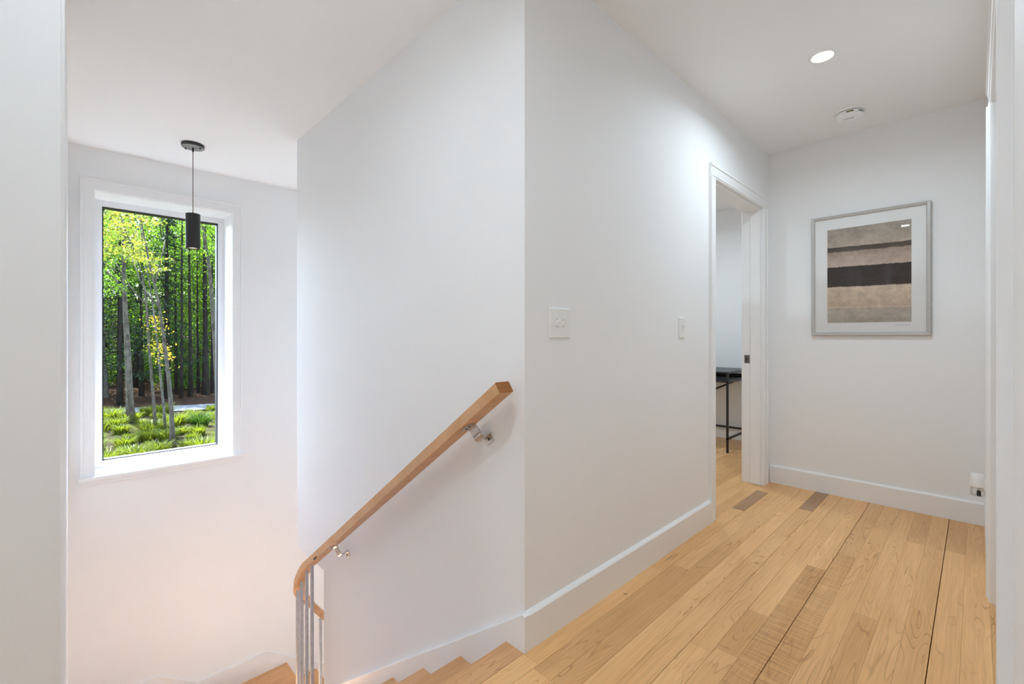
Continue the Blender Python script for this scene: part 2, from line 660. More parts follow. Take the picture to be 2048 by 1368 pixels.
def hit(d):
    """where the ray from the pivot at angle d (0 = towards the left wall) meets the outer walls"""
    v = ang(d)
    ts = []
    if v.x < -1e-6:
        ts.append((SX0 - PIV[0]) / v.x)
    if v.y > 1e-6:
        ts.append((WY - PIV[1]) / v.y)
    t = min(ts)
    return (PIV[0] + v.x * t, PIV[1] + v.y * t)


a1, a2 = 28, 62
wl = [-1.518, -1.712, -1.901]
p0, p1, p2 = (SX0, nos[7] - .03), hit(a1), hit(a2)
corner = (SX0, WY)
w1 = [PIV, (PIV[0], nos[7] - .03), p0, p1]
w2 = [PIV, p1, corner, p2]
w3 = [PIV, p2, (1.421, WY), (1.421, PIV[1])]
for poly, z in ((w1, wl[0]), (w2, wl[1]), (w3, wl[2])):
    bm = bmesh.new()
    prism(bm, poly, 'z', z - .027, z)
    obj('winder_tread', bm, M_TREAD, stairs)
for (pa, z0, z1) in ((p1, wl[1], wl[0]), (p2, wl[2], wl[1])):
    d = Vector(pa) - Vector(PIV)
    n = Vector((-d.y, d.x)).normalized() * .016
    bm = bmesh.new()
    prism(bm, [PIV, pa, (pa[0] + n.x, pa[1] + n.y), (PIV[0] + n.x, PIV[1] + n.y)], 'z', z0, z1 - .027)
    obj('riser', bm, M_TRIM, stairs)
# flight two, down towards +X
n2 = [1.421 + .267 * k for k in range(6)]
l2 = [-1.901 - .19 * k for k in range(6)]
for k in range(1, 5):
    bm = bmesh.new()
    x0, x1, z, t = n2[k - 1] - .03, n2[k], l2[k], .027
    prism(bm, [(x0, z - t), (x1 - .005, z - t), (x1, z - t + .005), (x1, z - .005), (x1 - .005, z), (x0, z)], 'y', PIV[1], WY)
    obj('tread', bm, M_TREAD, stairs)
for k in range(0, 5):
    xk = n2[k] - .022
    obj('riser', bx(xk - .016, xk, PIV[1], WY, l2[k] - .19, l2[k] - .027), M_TRIM, stairs)
# closed white stringer on the open side of flight two
bm = bmesh.new()
prism(bm, [(1.30, -1.52), (1.30, -2.3), (2.1, ZG), (2.62, ZG), (2.62, -2.66)], 'y', PIV[1] - .03, PIV[1] - .002)
obj('stringer', bm, M_TRIM, stairs)

# skirt boards
sk = lambda y: 0.1335 - 0.708 * (y - 1.072)
bm = bmesh.new()
pts = [(YH - BT, -.03), (YH - BT, BH), (YH - BT + .012, BH + .004), (1.30, sk(1.30)), (YB, sk(YB)), (YB, sk(YB) - .45), (1.19, -.35)]
prism(bm, pts, 'x', XC - .018, XC)
struct(obj('trim_1', bm, M_TRIM), 'white sloping skirt board along the stair wall', 'trim')
bm = bmesh.new()
prism(bm, [(1.10, .1), (3.2, sk(3.2)), (3.2, sk(3.2) - .45), (1.19, -.35), (1.10, -.03)], 'x', XL, XL + .018)
struct(obj('trim_2', bm, M_TRIM), 'white sloping skirt board on the left stair wall', 'trim')
bm = bmesh.new()
prism(bm, [(XL, -1.54), (.481, -1.54), (.745, -1.730), (1.259, -1.730), (2.62, -1.730 - .708 * 1.361), (2.62, ZG),
           (1.3, ZG + .4), (XL, -2.2)], 'y', YW - .018, YW)
struct(obj('trim_3', bm, M_TRIM), 'white stepped skirt board below the window', 'trim')

# ------------------------------------------------------------------ windows
def build_window(name, xa, xb, label):
    w = empty(name, ((xa + xb) / 2, YW, WZ0))
    struct(w, label, 'window')
    # extension jambs lining the deep opening
    bm = bmesh.new()
    t = .012
    box(bm, xa - t, xa, YW, YF + .01, WZ0, WZ1 + t)
    box(bm, xb, xb + t, YW, YF + .01, WZ0, WZ1 + t)
    box(bm, xa, xb, YW, YF + .01, WZ1, WZ1 + t)
    obj('jamb_liner', bm, M_TRIM, w)
    # vinyl frame: stepped bars
    fw = .047
    bm = bmesh.new()
    for (x0, x1, z0, z1) in ((xa, xa + fw, WZ0, WZ1), (xb - fw, xb, WZ0, WZ1), (xa + fw, xb - fw, WZ0, WZ0 + fw), (xa + fw, xb - fw, WZ1 - fw, WZ1)):
        box(bm, x0, x1, YF, YF + .085, z0, z1)
    obj('window_frame', bm, M_VINYL, w)
    bm = bmesh.new()
    s = .008
    gx0, gx1, gz0, gz1 = xa + fw, xb - fw, WZ0 + fw, WZ1 - fw
    for (x0, x1, z0, z1) in ((gx0, gx0 + s, gz0, gz1), (gx1 - s, gx1, gz0, gz1), (gx0, gx1, gz0, gz0 + s), (gx0, gx1, gz1 - s, gz1)):
        box(bm, x0, x1, YF + .012, YF + .075, z0, z1)
    obj('gasket', bm, M_GASKET, w)
    bm = bmesh.new()
    v = [bm.verts.new(p) for p in ((gx0, YF + .04, gz0), (gx1, YF + .04, gz0), (gx1, YF + .04, gz1), (gx0, YF + .04, gz1))]
    bm.faces.new(v)
    obj('pane', bm, M_GLASS, w)
    # casing with a raised back band, on left, right and head
    r = .003
    ci0, ci1, co0, co1, zt = xa - r, xb + r, xa - .064, xb + .064, WZ1 + .066
    for (x0, x1, z0, z1) in ((co0, ci0, WZ0, zt), (ci1, co1, WZ0, zt), (ci0, ci1, WZ1 + r, zt)):
        bm = bmesh.new()
        box(bm, x0, x1, YW - .016, YW, z0, z1)
        obj('casing', bm, M_TRIM, w)
    bb = .016
    bm = bmesh.new()
    box(bm, co0 - bb, co0, YW - .026, YW, WZ0, zt + bb, .002)
    box(bm, co1, co1 + bb, YW - .026, YW, WZ0, zt + bb, .002)
    box(bm, co0, co1, YW - .026, YW, zt, zt + bb, .002)
    obj('back_band', bm, M_TRIM, w)
    bm = bmesh.new()
    box(bm, ci0 - .012, ci0 - .004, YW - .019, YW - .015, WZ0, WZ1 + r + .012)
    box(bm, ci1 + .004, ci1 + .012, YW - .019, YW - .015, WZ0, WZ1 + r + .012)
    box(bm, ci0 - .004, ci1 + .004, YW - .019, YW - .015, WZ1 + r + .004, WZ1 + r + .012)
    obj('casing_bead', bm, M_TRIM, w)
    # sill board with horns, apron below
    bm = bmesh.new()
    box(bm, xa, xb, YW - .001, YF + .01, WZ0 - .026, WZ0)
    box(bm, co0 - bb - .008, co1 + bb + .008, YW - .045, YW, WZ0 - .026, WZ0, .003)
    obj('window_sill', bm, M_TRIM, w)
    obj('apron', bx(co0 - bb - .002, co1 + bb + .002, YW - .016, YW, WZ0 - .064, WZ0 - .026, .002), M_TRIM, w)
    return w


build_window('window_1', *WIN[0], 'tall fixed white window looking onto woodland')
build_window('added_window', *WIN[1], 'added unseen window bringing daylight further along the stairwell')  # unseen window, added so sun and sky brighten the stairwell

# ------------------------------------------------------------------ office doorway
d1 = struct(empty('door_1', ((DX0 + DX1) / 2, YH, 0)), 'white cased doorway into the office', 'doorway')


def casing_leg(xo, xi, zt, yf, parent, sgn=-1):
    """upright casing between xo (outer) and xi (inner) on face yf, proud towards sgn"""
    s = 1 if xi > xo else -1
    w = abs(xi - xo)
    prof = [(0, 0), (0, .020), (.004, .022), (.016, .022), (.019, .017), (.022, .017), (w * .55, .015), (w - .020, .013),
            (w - .016, .016), (w - .010, .016), (w - .006, .012), (w - .001, .010), (w, .006), (w, 0)]
    bm = bmesh.new()
    prism(bm, [(xo + s * a, yf + sgn * b) for a, b in prof], 'z', 0, zt)
    return obj('casing', bm, M_TRIM, parent)


def casing_head(xo0, xo1, zi, zo, yf, parent, sgn=-1):
    w = zo - zi
    prof = [(0, 0), (0, .020), (.004, .022), (.016, .022), (.019, .017), (.022, .017), (w * .55, .015), (w - .020, .013),
            (w - .016, .016), (w - .010, .016), (w - .006, .012), (w - .001, .010), (w, .006), (w, 0)]
    bm = bmesh.new()
    prism(bm, [(yf + sgn * b, zo - a) for a, b in prof], 'x', xo0, xo1)
    return obj('head_casing', bm, M_TRIM, parent)


CWD = .078
for yf, sg in ((YH, -1), (YH + WT, 1)):
    casing_leg(DX0 - .004 - CWD + .002, DX0 - .004, DZ + .004, yf, d1, sg)
    casing_leg(DX1 + .004 + CWD, DX1 + .004, DZ + .004, yf, d1, sg)
    casing_head(DX0 - .004 - CWD + .002, DX1 + .004 + CWD, DZ + .004, DZ + .004 + CWD, yf, d1, sg)
bm = bmesh.new()
box(bm, DX0 - .018, DX0, YH - .001, YH + WT + .001, 0, DZ + .018)
obj('jamb', bm, M_TRIM, d1)
bm = bmesh.new()
box(bm, DX1, DX1 + .018, YH - .001, YH + WT + .001, 0, DZ + .018)
obj('jamb', bm, M_TRIM, d1)
obj('head_jamb', bx(DX0, DX1, YH - .001, YH + WT + .001, DZ, DZ + .018), M_TRIM, d1)
STOPY0, STOPY1 = YH + .008, YH + .075
bm = bmesh.new()
box(bm, DX0, DX0 + .011, STOPY0, STOPY1, 0, DZ - .011, .002)
box(bm, DX1 - .011, DX1, STOPY0, STOPY1, 0, DZ - .011, .002)
box(bm, DX0, DX1, STOPY0, STOPY1, DZ - .011, DZ, .002)
obj('door_stop', bm, M_TRIM, d1)
st = obj('strike_plate', bx(DX1 - .0025, DX1, YH + .082, YH + .119, .885, .945, .001), M_STRIKE, d1)
st['label'] = 'bronzed strike plate'
obj('latch_hole', bx(DX1 - .0032, DX1 - .0005, YH + .094, YH + .108, .903, .928), M_STRIKEHOLE, st)
for zz in (.893, .937):
    bm = bmesh.new()
    lathe(bm, [(0, .0), (.003, 0), (.0035, -.001), (.0035, -.002)], (DX1 - .0036, YH + .101, zz), Vector((-1, 0, 0)), 10)
    obj('screw', bm, M_SCREW, st)
# the door itself stands open against the office side
leaf = obj('door_leaf', bx(DX0 - .035, DX0 + .0, YH + WT + .03, YH + WT + .03 + .84, .012, DZ - .004, .002), M_TRIM, d1)
for zz in (.2, 1.0, 1.8):
    obj('hinge', bx(DX0 - .004, DX0 + .003, YH + WT - .01, YH + WT + .032, zz, zz + .09, .001), M_NICKEL, leaf)

# ------------------------------------------------------------------ closet on the right
d2 = struct(empty('door_2', ((CX0 + CX1) / 2, YR, 0)), 'white cased closet opening on the right wall', 'doorway')
CW2 = .070
casing_leg(CX1 + CW2, CX1 + .004, DZ + .02, YR, d2, 1)
casing_leg(CX0 - CW2, CX0 - .004, DZ + .02, YR, d2, 1)
casing_head(CX0 - CW2, CX1 + CW2, DZ + .02, DZ + .02 + CW2, YR, d2, 1)
for a, b in ((CX0 - .018, CX0), (CX1, CX1 + .018)):
    obj('jamb', bx(a, b, YR - .121, YR + .001, 0, DZ + .034), M_TRIM, d2)
obj('head_jamb', bx(CX0, CX1, YR - .121, YR + .001, DZ + .016, DZ + .034), M_TRIM, d2)
xm = (CX0 + CX1) / 2
for a, b in ((CX0 + .003, xm - .002), (xm + .002, CX1 - .003)):
    lf = obj('door_leaf', bx(a, b, YR - .100, YR - .065, .012, DZ + .010, .002), M_TRIM, d2)
    kx = xm + (-.05 if b < xm else .05)
    bm = bmesh.new()
    lathe(bm, [(0, 0), (.008, 0), (.008, .015), (.016, .022), (.018, .032), (.012, .040), (0, .042)], (kx, YR - .065, .95), Vector((0, 1, 0)), 16)
    obj('knob', bm, M_NICKEL, lf, True)

# ------------------------------------------------------------------ handrail
rail = tag(empty('handrail', (1.05, 1.1, .9)), 'square maple stair handrail on steel brackets along the white stair wall', 'handrail')
SL = .6995
cs, sn = 1 / math.hypot(1, SL), SL / math.hypot(1, SL)
RW, RH = .063, .041
RC = 1.0515
zt_of = lambda y: .925 - SL * (y - 1.128)       # top face height
YA, RAR = 3.01, .16
path, tang = [], []
Dv = Vector((0, cs, -sn))
Nv = Vector((0, sn, cs))
# straight piece as an exact box so its end is square to the slope
p_top0 = Vector((RC, 1.128, .925))


def rect(bev=.0025):
    w, h, b = RW / 2, RH, bev
    return [(-w + b, 0), (w - b, 0), (w, -b), (w, -h + b), (w - b, -h), (-w + b, -h), (-w, -h + b), (-w, -b)]


s_end = (2.70 - 1.128) / cs
bm = bmesh.new()
sweep(bm, [p_top0, p_top0 + Dv * s_end], [(Vector((1, 0, 0)), Nv)] * 2, rect())
obj('rail', bm, M_RAIL, rail)
bm = bmesh.new()
sweep(bm, [p_top0 - Dv * .0012, p_top0 + Dv * .0005], [(Vector((1, 0, 0)), Nv)] * 2, rect(.0028))
obj('end_grain', bm, M_ENDGRAIN, rail)
# curved continuation
plan = []
y = 2.70
for i in range(9):
    plan.append((RC, 2.70 + (YA - 2.70) * i / 8))
for i in range(1, 17):
    a = math.pi / 2 * i / 16
    plan.append((RC + RAR - RAR * math.cos(a), YA + RAR * math.sin(a)))
for i in range(1, 25):
    plan.append((RC + RAR + .05 * i, YA + RAR))
s = 0
pts = []
prev = plan[0]
z = zt_of(2.70)
slope_at = lambda q: SL
for i, p in enumerate(plan):
    ds = math.hypot(p[0] - prev[0], p[1] - prev[1])
    s += ds
    if s < .20:
        sl = SL
    elif s < .32:
        sl = SL + (1.3 - SL) * (s - .20) / .12
    elif s < .64:
        sl = 1.3
    elif s < .84:
        sl = 1.3 + (.715 - 1.3) * (s - .64) / .20
    else:
        sl = .715
    z -= ds * sl
    pts.append(Vector((p[0], p[1], z)))
    prev = p
RAILPTS = pts
frs = []
for i, p in enumerate(pts):
    t = (pts[min(i + 1, len(pts) - 1)] - pts[max(i - 1, 0)])
    if i == 0:
        t = Dv.copy()
    t.normalize()
    u = Vector((t.y, -t.x, 0)).normalized()
    v = u.cross(t)
    if v.z < 0:
        v = -v
    frs.append((u, v))
bm = bmesh.new()
sweep(bm, pts, frs, rect())
obj('curved_rail', bm, M_RAIL, rail)
# bolt slot in the side of the rail
sp = Vector((RC - RW / 2 - .0006, 2.70, zt_of(2.70))) + Dv * (.008) - Nv * .0345
bm = bmesh.new()
n_ = 14
vv = [bm.verts.new(sp + Dv * (.034 * math.cos(2 * math.pi * i / n_)) + Nv * (.0055 * math.sin(2 * math.pi * i / n_))) for i in range(n_)]
v2 = [bm.verts.new(v.co + Vector((.003, 0, 0))) for v in vv]
bm.faces.new(vv)
for i in range(n_):
    bm.faces.new((vv[i], vv[(i + 1) % n_], v2[(i + 1) % n_], v2[i]))
obj('bolt_slot', bm, M_SLOT, rail)


def strap_path():
    """strap centre line in (x, n): pad under rail, S bend, plate on the wall; n measured down from the rail's underside"""
    P = [(1.032, -.0025), (1.056, -.0025)]
    # bend down
    c = (1.056, -.0165)
    for i in range(1, 6):
        a = math.pi / 2 - i * math.radians(66) / 5
        P.append((c[0] + .014 * math.cos(a), c[1] + .014 * math.sin(a)))
    # down slope then bowl
    P.append((1.0755, -.035))
    c = (1.092, -.041)
    for i in range(0, 7):
        a = math.radians(158 + i * 130 / 6)
        P.append((c[0] + .0165 * math.cos(a), c[1] + .0165 * math.sin(a)))
    P.append((1.115, -.0490))
    P.append((1.1205, -.0475))
    return P


def bracket(s_along):
    o0 = p_top0 + Dv * s_along - Nv * RH
    P = strap_path()
    th, hw = .0024, .0255
    bm = bmesh.new()
    ring = []
    for i, (x, n) in enumerate(P):
        a = P[max(i - 1, 0)]
        b = P[min(i + 1, len(P) - 1)]
        t = Vector((b[0] - a[0], b[1] - a[1])).normalized()
        nn = Vector((-t.y, t.x))
        hwi = hw * (1.0 if i < 3 else .90 if i < len(P) - 2 else .97)
        row = []
        for sgn in (1, -1):
            q = Vector((x, n)) + nn * th * sgn
            for w in (-hwi, hwi):
                row.append(bm.verts.new(Vector((q.x, 0, 0)) + Vector((0, o0.y, o0.z)) + Nv * q.y + Dv * w))
        ring.append(row)
    for A, B in zip(ring[:-1], ring[1:]):
        for (i, j) in ((0, 1), (1, 3), (3, 2), (2, 0)):
            bm.faces.new((A[i], A[j], B[j], B[i]))
    bm.faces.new((ring[0][0], ring[0][1], ring[0][3], ring[0][2]))
    bm.faces.new((ring[-1][0], ring[-1][1], ring[-1][3], ring[-1][2]))
    br = obj('bracket', bm, M_NICKEL, rail, False)
    br['label'] = 'satin steel strap bracket'
    # wall plate
    bm = bmesh.new()
    box(bm, -.002, .002, -.0215, .0215, -.0165, .0165, .0008)
    Mx = Matrix((((1, 0, 0, XC - .0022)), (0, Dv.y, Nv.y, 0), (0, Dv.z, Nv.z, 0), (0, 0, 0, 1)))
    cpl = Vector((0, o0.y, o0.z)) - Nv * .0635
    for v in bm.verts:
        v.co = Mx @ v.co + cpl
    obj('wall_plate', bm, M_NICKEL, br)
    bm = bmesh.new()
    lathe(bm, [(0, .0022), (.0045, .0018), (.0052, 0)], Vector((XC - .0042, cpl.y, cpl.z)), Vector((-1, 0, 0)), 12)
    obj('screw', bm, M_SCREW, br)
    for w in (-.011, .011):
        bm = bmesh.new()
        lathe(bm, [(0, .002), (.0042, .0016), (.005, 0)], Vector((1.046, o0.y, o0.z)) - Nv * .0044 + Dv * w, -Nv, 12)
        obj('screw', bm, M_SCREW, br)


S0 = 0.392
sref = lambda v: v
off = (p_top0.y * Dv.y + p_top0.z * Dv.z)
bracket(.6436 - off)
bracket(2.118 - off)

# balusters: square steel bars under the curved rail
def rail_under(i):
    return RAILPTS[i].z - RH * 1.22


def baluster(px, py, ztop, zbot, rot):
    hw = .0085
    bm = bmesh.new()
    box(bm, -hw, hw, -hw, hw, zbot, ztop, .001)
    for v in bm.verts:
        c, s_ = math.cos(rot), math.sin(rot)
        v.co = Vector((px + v.co.x * c - v.co.y * s_, py + v.co.x * s_ + v.co.y * c, v.co.z))
    obj('baluster', bm, M_STEEL, rail)


def near_idx(px, py):
    return min(range(len(RAILPTS)), key=lambda i: (RAILPTS[i].x - px) ** 2 + (RAILPTS[i].y - py) ** 2)


for (px, py, zb, rot) in ((RC, 2.818, -1.322, 0), (RC, 2.904, -1.322, 0), (RC, 2.992, -1.322, 0), (RC + .001, 3.062, -1.518, .25),
                          (RC + .052, 3.125, -1.6, .9)):
    baluster(px, py, rail_under(near_idx(px, py)) + .012, zb, rot)
for k in range(10):
    px = RC + .188 + .10 * k
    i = near_idx(px, YA + RAR)
    baluster(px, YA + RAR, rail_under(i) + .006, -1.60 - .715 * (px - 1.2) + .0, math.pi / 2)

# ------------------------------------------------------------------ pendant
PX, PY = 0.621, 3.867
pend = tag(empty('pendant_light', (PX, PY, H)), 'black cylinder pendant light hanging on a cord before the window', 'pendant light')
bm = bmesh.new()
lathe(bm, [(0, 0), (.0685, 0), (.0685, -.020), (.0665, -.0235)], (PX, PY, H), seg=48)
cano = obj('canopy', bm, M_CANOPY, pend)
bm = bmesh.new()
lathe(bm, [(.0668, -.0232), (.064, -.0245), (0, -.0245)], (PX, PY, H), seg=48)
obj('canopy_face', bm, M_CANOPYF, cano)
scx = RX * .052
for sg in (-1, 1):
    bm = bmesh.new()
    lathe(bm, [(0, -.024), (.0052, -.024), (.0052, -.032), (.003, -.034), (0, -.034)], (PX + sg * scx.x, PY + sg * scx.y, H), seg=12)
    obj('screw', bm, M_SCREW, cano)
bm = bmesh.new()
lathe(bm, [(0, -.024), (.0065, -.024), (.0065, -.042), (.0045, -.052), (.002, -.054), (0, -.054)], (PX, PY, H), seg=16)
obj('strain_relief', bm, M_BLACK, pend)
bm = bmesh.new()
tube(bm, [(PX, PY, H - .05), (PX, PY, 1.955)], .0022, 8)
obj('cord', bm, M_BLACK, pend)
ZT, ZB_ = 1.948, 1.703
bm = bmesh.new()
lathe(bm, [(0, ZT - 0), (.0425, ZT), (.0435, ZT - .001), (.0435, ZB_), (.0415, ZB_), (.0415, ZB_ + .03), (.0, ZB_ + .03)], (PX, PY, 0), seg=48)
obj('shade', bm, M_BLACK, pend)
bm = bmesh.new()
lathe(bm, [(0, ZT + .014), (.003, ZT + .014), (.0055, ZT + .006), (.006, ZT), (0, ZT)], (PX, PY, 0), seg=16)
obj('cord_grip', bm, M_BLACK, pend)
bm = bmesh.new()
lathe(bm, [(0, ZB_ + .006), (.022, ZB_ + .006), (.036, ZB_ + .009), (.041, ZB_ + .026)], (PX, PY, 0), seg=32)
obj('bulb', bm, M_BULB, pend)

# ------------------------------------------------------------------ recessed lights
def recessed(x, y, label, power, group='recessed downlights', col=LAMP_COL, ceil=H):
    r = tag(empty('recessed_light', (x, y, ceil)), label, 'ceiling light', group)
    bm = bmesh.new()
    lathe(bm, [(.059, 0), (.059, -.002), (.057, -.0045), (.046, -.0055), (.043, -.003), (.042, 0)], (x, y, ceil), seg=48)
    obj('trim_ring', bm, M_PLATE2, r, True)
    bm = bmesh.new()
    lathe(bm, [(0, -.0030), (.036, -.0030), (.0422, -.0015)], (x, y, ceil), seg=48)
    obj('lens', bm, M_LENS, r)
    li = bpy.data.lights.new('downlight', 'AREA')
    li.shape = 'DISK'
    li.size = .08
    li.spread = math.radians(164)
    li.energy = power
    li.color = col
    lo = bpy.data.objects.new('downlight', li)
    COL.objects.link(lo)
    lo.parent = r
    lo.location = (0, 0, -.012)
    return r


recessed(2.609, .521, 'lit recessed downlight in the hall ceiling before the smoke detector', LAMP_HALL)
recessed(.20, .60, 'recessed downlight in the hall ceiling at the top of the stairs', LAMP_TOP)
recessed(-2.9, .521, 'added fill downlight at the far back of the hall ceiling', FILL_BACK)  # unseen lamp added behind the viewpoint to fill the hall
recessed(.20, 1.50, 'added fill downlight over the upper steps', FILL_STAIR)  # unseen lamp added to brighten the stairwell
recessed(3.9, 2.0, 'added fill downlight in the office ceiling', FILL_ROOM, col=(.68, .855, 1))  # unseen lamp added to light the office
recessed(2.2, 2.2, 'added fill downlight in the office ceiling behind the stair wall', FILL_ROOM, col=(.68, .855, 1))  # second added office fill, also out of view

# ------------------------------------------------------------------ smoke detector
SXp, SYp = 3.375, .536
sd = tag(empty('smoke_detector', (SXp, SYp, H)), 'round white smoke detector on the hall ceiling', 'smoke detector')
bm = bmesh.new()
lathe(bm, [(0, 0), (.078, 0), (.078, -.006), (.074, -.009), (.064, -.009)], (SXp, SYp, H), seg=48)
obj('base_plate', bm, M_PLATE2, sd, False)
bm = bmesh.new()
lathe(bm, [(.060, -.009), (.060, -.013)], (SXp, SYp, H), seg=48)
obj('vent_gap', bm, M_SCREW, sd)
bm = bmesh.new()
lathe(bm, [(.060, -.0125), (.069, -.0125), (.070, -.015), (.068, -.034), (.063, -.040), (.045, -.0435), (0, -.0445)], (SXp, SYp, H), seg=48)
bd = obj('body', bm, M_PLATE2, sd, False)
toc = Vector((-SXp, -SYp, 0)).normalized()          # towards the camera side


def arc_strip(name, a0, a1, r, z0, z1, mat, parent):
    bm = bmesh.new()
    base = math.atan2(toc.y, toc.x)
    va = []
    for i in range(9):
        a = base + math.radians(a0 + (a1 - a0) * i / 8)
        va.append((bm.verts.new((SXp + r * math.cos(a), SYp + r * math.sin(a), H + z0)),
                   bm.verts.new((SXp + (r - .0008) * math.cos(a), SYp + (r - .0008) * math.sin(a), H + z1))))
    for A, B in zip(va[:-1], va[1:]):
        bm.faces.new((A[0], B[0], B[1], A[1]))
    return obj(name, bm, mat, parent)


arc_strip('warning_label', -14, 16, .0702, -.018, -.026, M_LABELY, bd)
arc_strip('rating_label', 38, 72, .0702, -.018, -.027, M_LABELG, bd)
side = Vector((-toc.y, toc.x, 0))
for k in range(4):
    c = Vector((SXp, SYp, H - .0437)) + toc * (.012 + .009 * (k % 2)) + side * (-.02 + .012 * k)
    obj('sounder_slot', bx(c.x - .0015, c.x + .0015, c.y - .008, c.y + .008, c.z - .0012, c.z + .0005), M_LABELG, bd)

# ------------------------------------------------------------------ switches
def switch_plate(x0, x1, z0, z1, toggles, label):
    t = tag(empty('light_switch', ((x0 + x1) / 2, YH, z0)), label, 'light switch')
    bm = bmesh.new()
    d = .006
    b = .004
    fr = [(x0, YH), (x0, YH - .002), (x0 + b, YH - d), (x1 - b, YH - d), (x1, YH - .002), (x1, YH)]
    vb = []
    for (zz, ins) in ((z0, 1), (z0 + b, 0), (z1 - b, 0), (z1, 1)):
        row = []
        for x, y in fr:
            yy = YH - .002 if (ins and y < YH - .002) else y
            row.append(bm.verts.new((x, yy, zz)))
        vb.append(row)
    for A, B in zip(vb[:-1], vb[1:]):
        for i in range(5):
            bm.faces.new((A[i], A[i + 1], B[i + 1], B[i]))
    bm.faces.new(vb[0][::-1])
    bm.faces.new(vb[-1])
    plate = obj('plate', bm, M_PLATE, t)
    zc = (z0 + z1) / 2
    for tx in toggles:
        obj('toggle_slot', bx(tx - .0052, tx + .0052, YH - d - .0012, YH - d + .002, zc - .012, zc + .012, .0008), M_PLATE2, t)
        bm = bmesh.new()
        prism(bm, [(YH - d, zc - .006), (YH - d - .014, zc + .0085), (YH - d - .014, zc + .0135), (YH - d - .010, zc + .0145), (YH - d, zc + .007)],
              'x', tx - .0034, tx + .0034)
        obj('toggle', bm, M_PLATE2, t)
        for zz in (zc - .030, zc + .030):
            bm = bmesh.new()
            lathe(bm, [(0, .0013), (.0026, .001), (.0032, 0)], (tx, YH - d, zz), Vector((0, -1, 0)), 12)
            obj('screw', bm, M_PLATE2, t)
        for zz in (zc - .0122, zc + .0122):
            obj('slot_gap', bx(tx - .0030, tx + .0030, YH - d - .0016, YH - d, zz - .0011, zz + .0011), M_LABELG, t)
    return t


switch_plate(1.251, 1.367, 1.073, 1.187, (1.290, 1.328), 'white double toggle switch plate on the hall wall near the corner')
switch_plate(2.277, 2.347, 1.071, 1.183, (2.312,), 'narrow white single switch plate beside the office doorway')

# ------------------------------------------------------------------ framed print
FX = XE - .004
fy0, fy1, fz0, fz1 = .192, .808, 1.090, 1.905
FD, FW = .026, .021
pf = tag(empty('picture_frame', (XE, (fy0 + fy1) / 2, fz0)), 'framed abstract print in brown and beige bands on the end wall', 'picture')


def frame_bar(a, b, c, d):
    """mitred bar: outer corner a->b, inner corner d<-c ; (y,z) pairs"""
    bm = bmesh.new()
    xo, xi = XE - FD, XE - FD + .004
    def v(p, x):
        return bm.verts.new((x, p[0], p[1]))
    lerp = lambda p, q, t: (p[0] + (q[0] - p[0]) * t, p[1] + (q[1] - p[1]) * t)
    prof = [(0, XE - .003), (0, xo + .002), (.12, xo), (.80, xo + .002), (1, xo + .006), (1, XE - .006)]
    A = [v(lerp(a, d, t), x) for t, x in prof]
    B = [v(lerp(b, c, t), x) for t, x in prof]
    for i in range(len(prof) - 1):
        bm.faces.new((A[i], A[i + 1], B[i + 1], B[i]))
    bm.faces.new(A)
    bm.faces.new(B[::-1])
    return obj('frame_bar', bm, M_FRAME, pf)


o = [(fy0, fz0), (fy1, fz0), (fy1, fz1), (fy0, fz1)]
i_ = [(fy0 + FW, fz0 + FW), (fy1 - FW, fz0 + FW), (fy1 - FW, fz1 - FW), (fy0 + FW, fz1 - FW)]
for k in range(4):
    frame_bar(o[k], o[(k + 1) % 4], i_[(k + 1) % 4], i_[k])
xm_ = XE - FD + .010
bm = bmesh.new()
bm.faces.new([bm.verts.new((xm_, y_, z_)) for y_, z_ in i_])
obj('mat_board', bm, M_MAT, pf)
py0, py1, pz0, pz1 = .281, .716, 1.175, 1.811


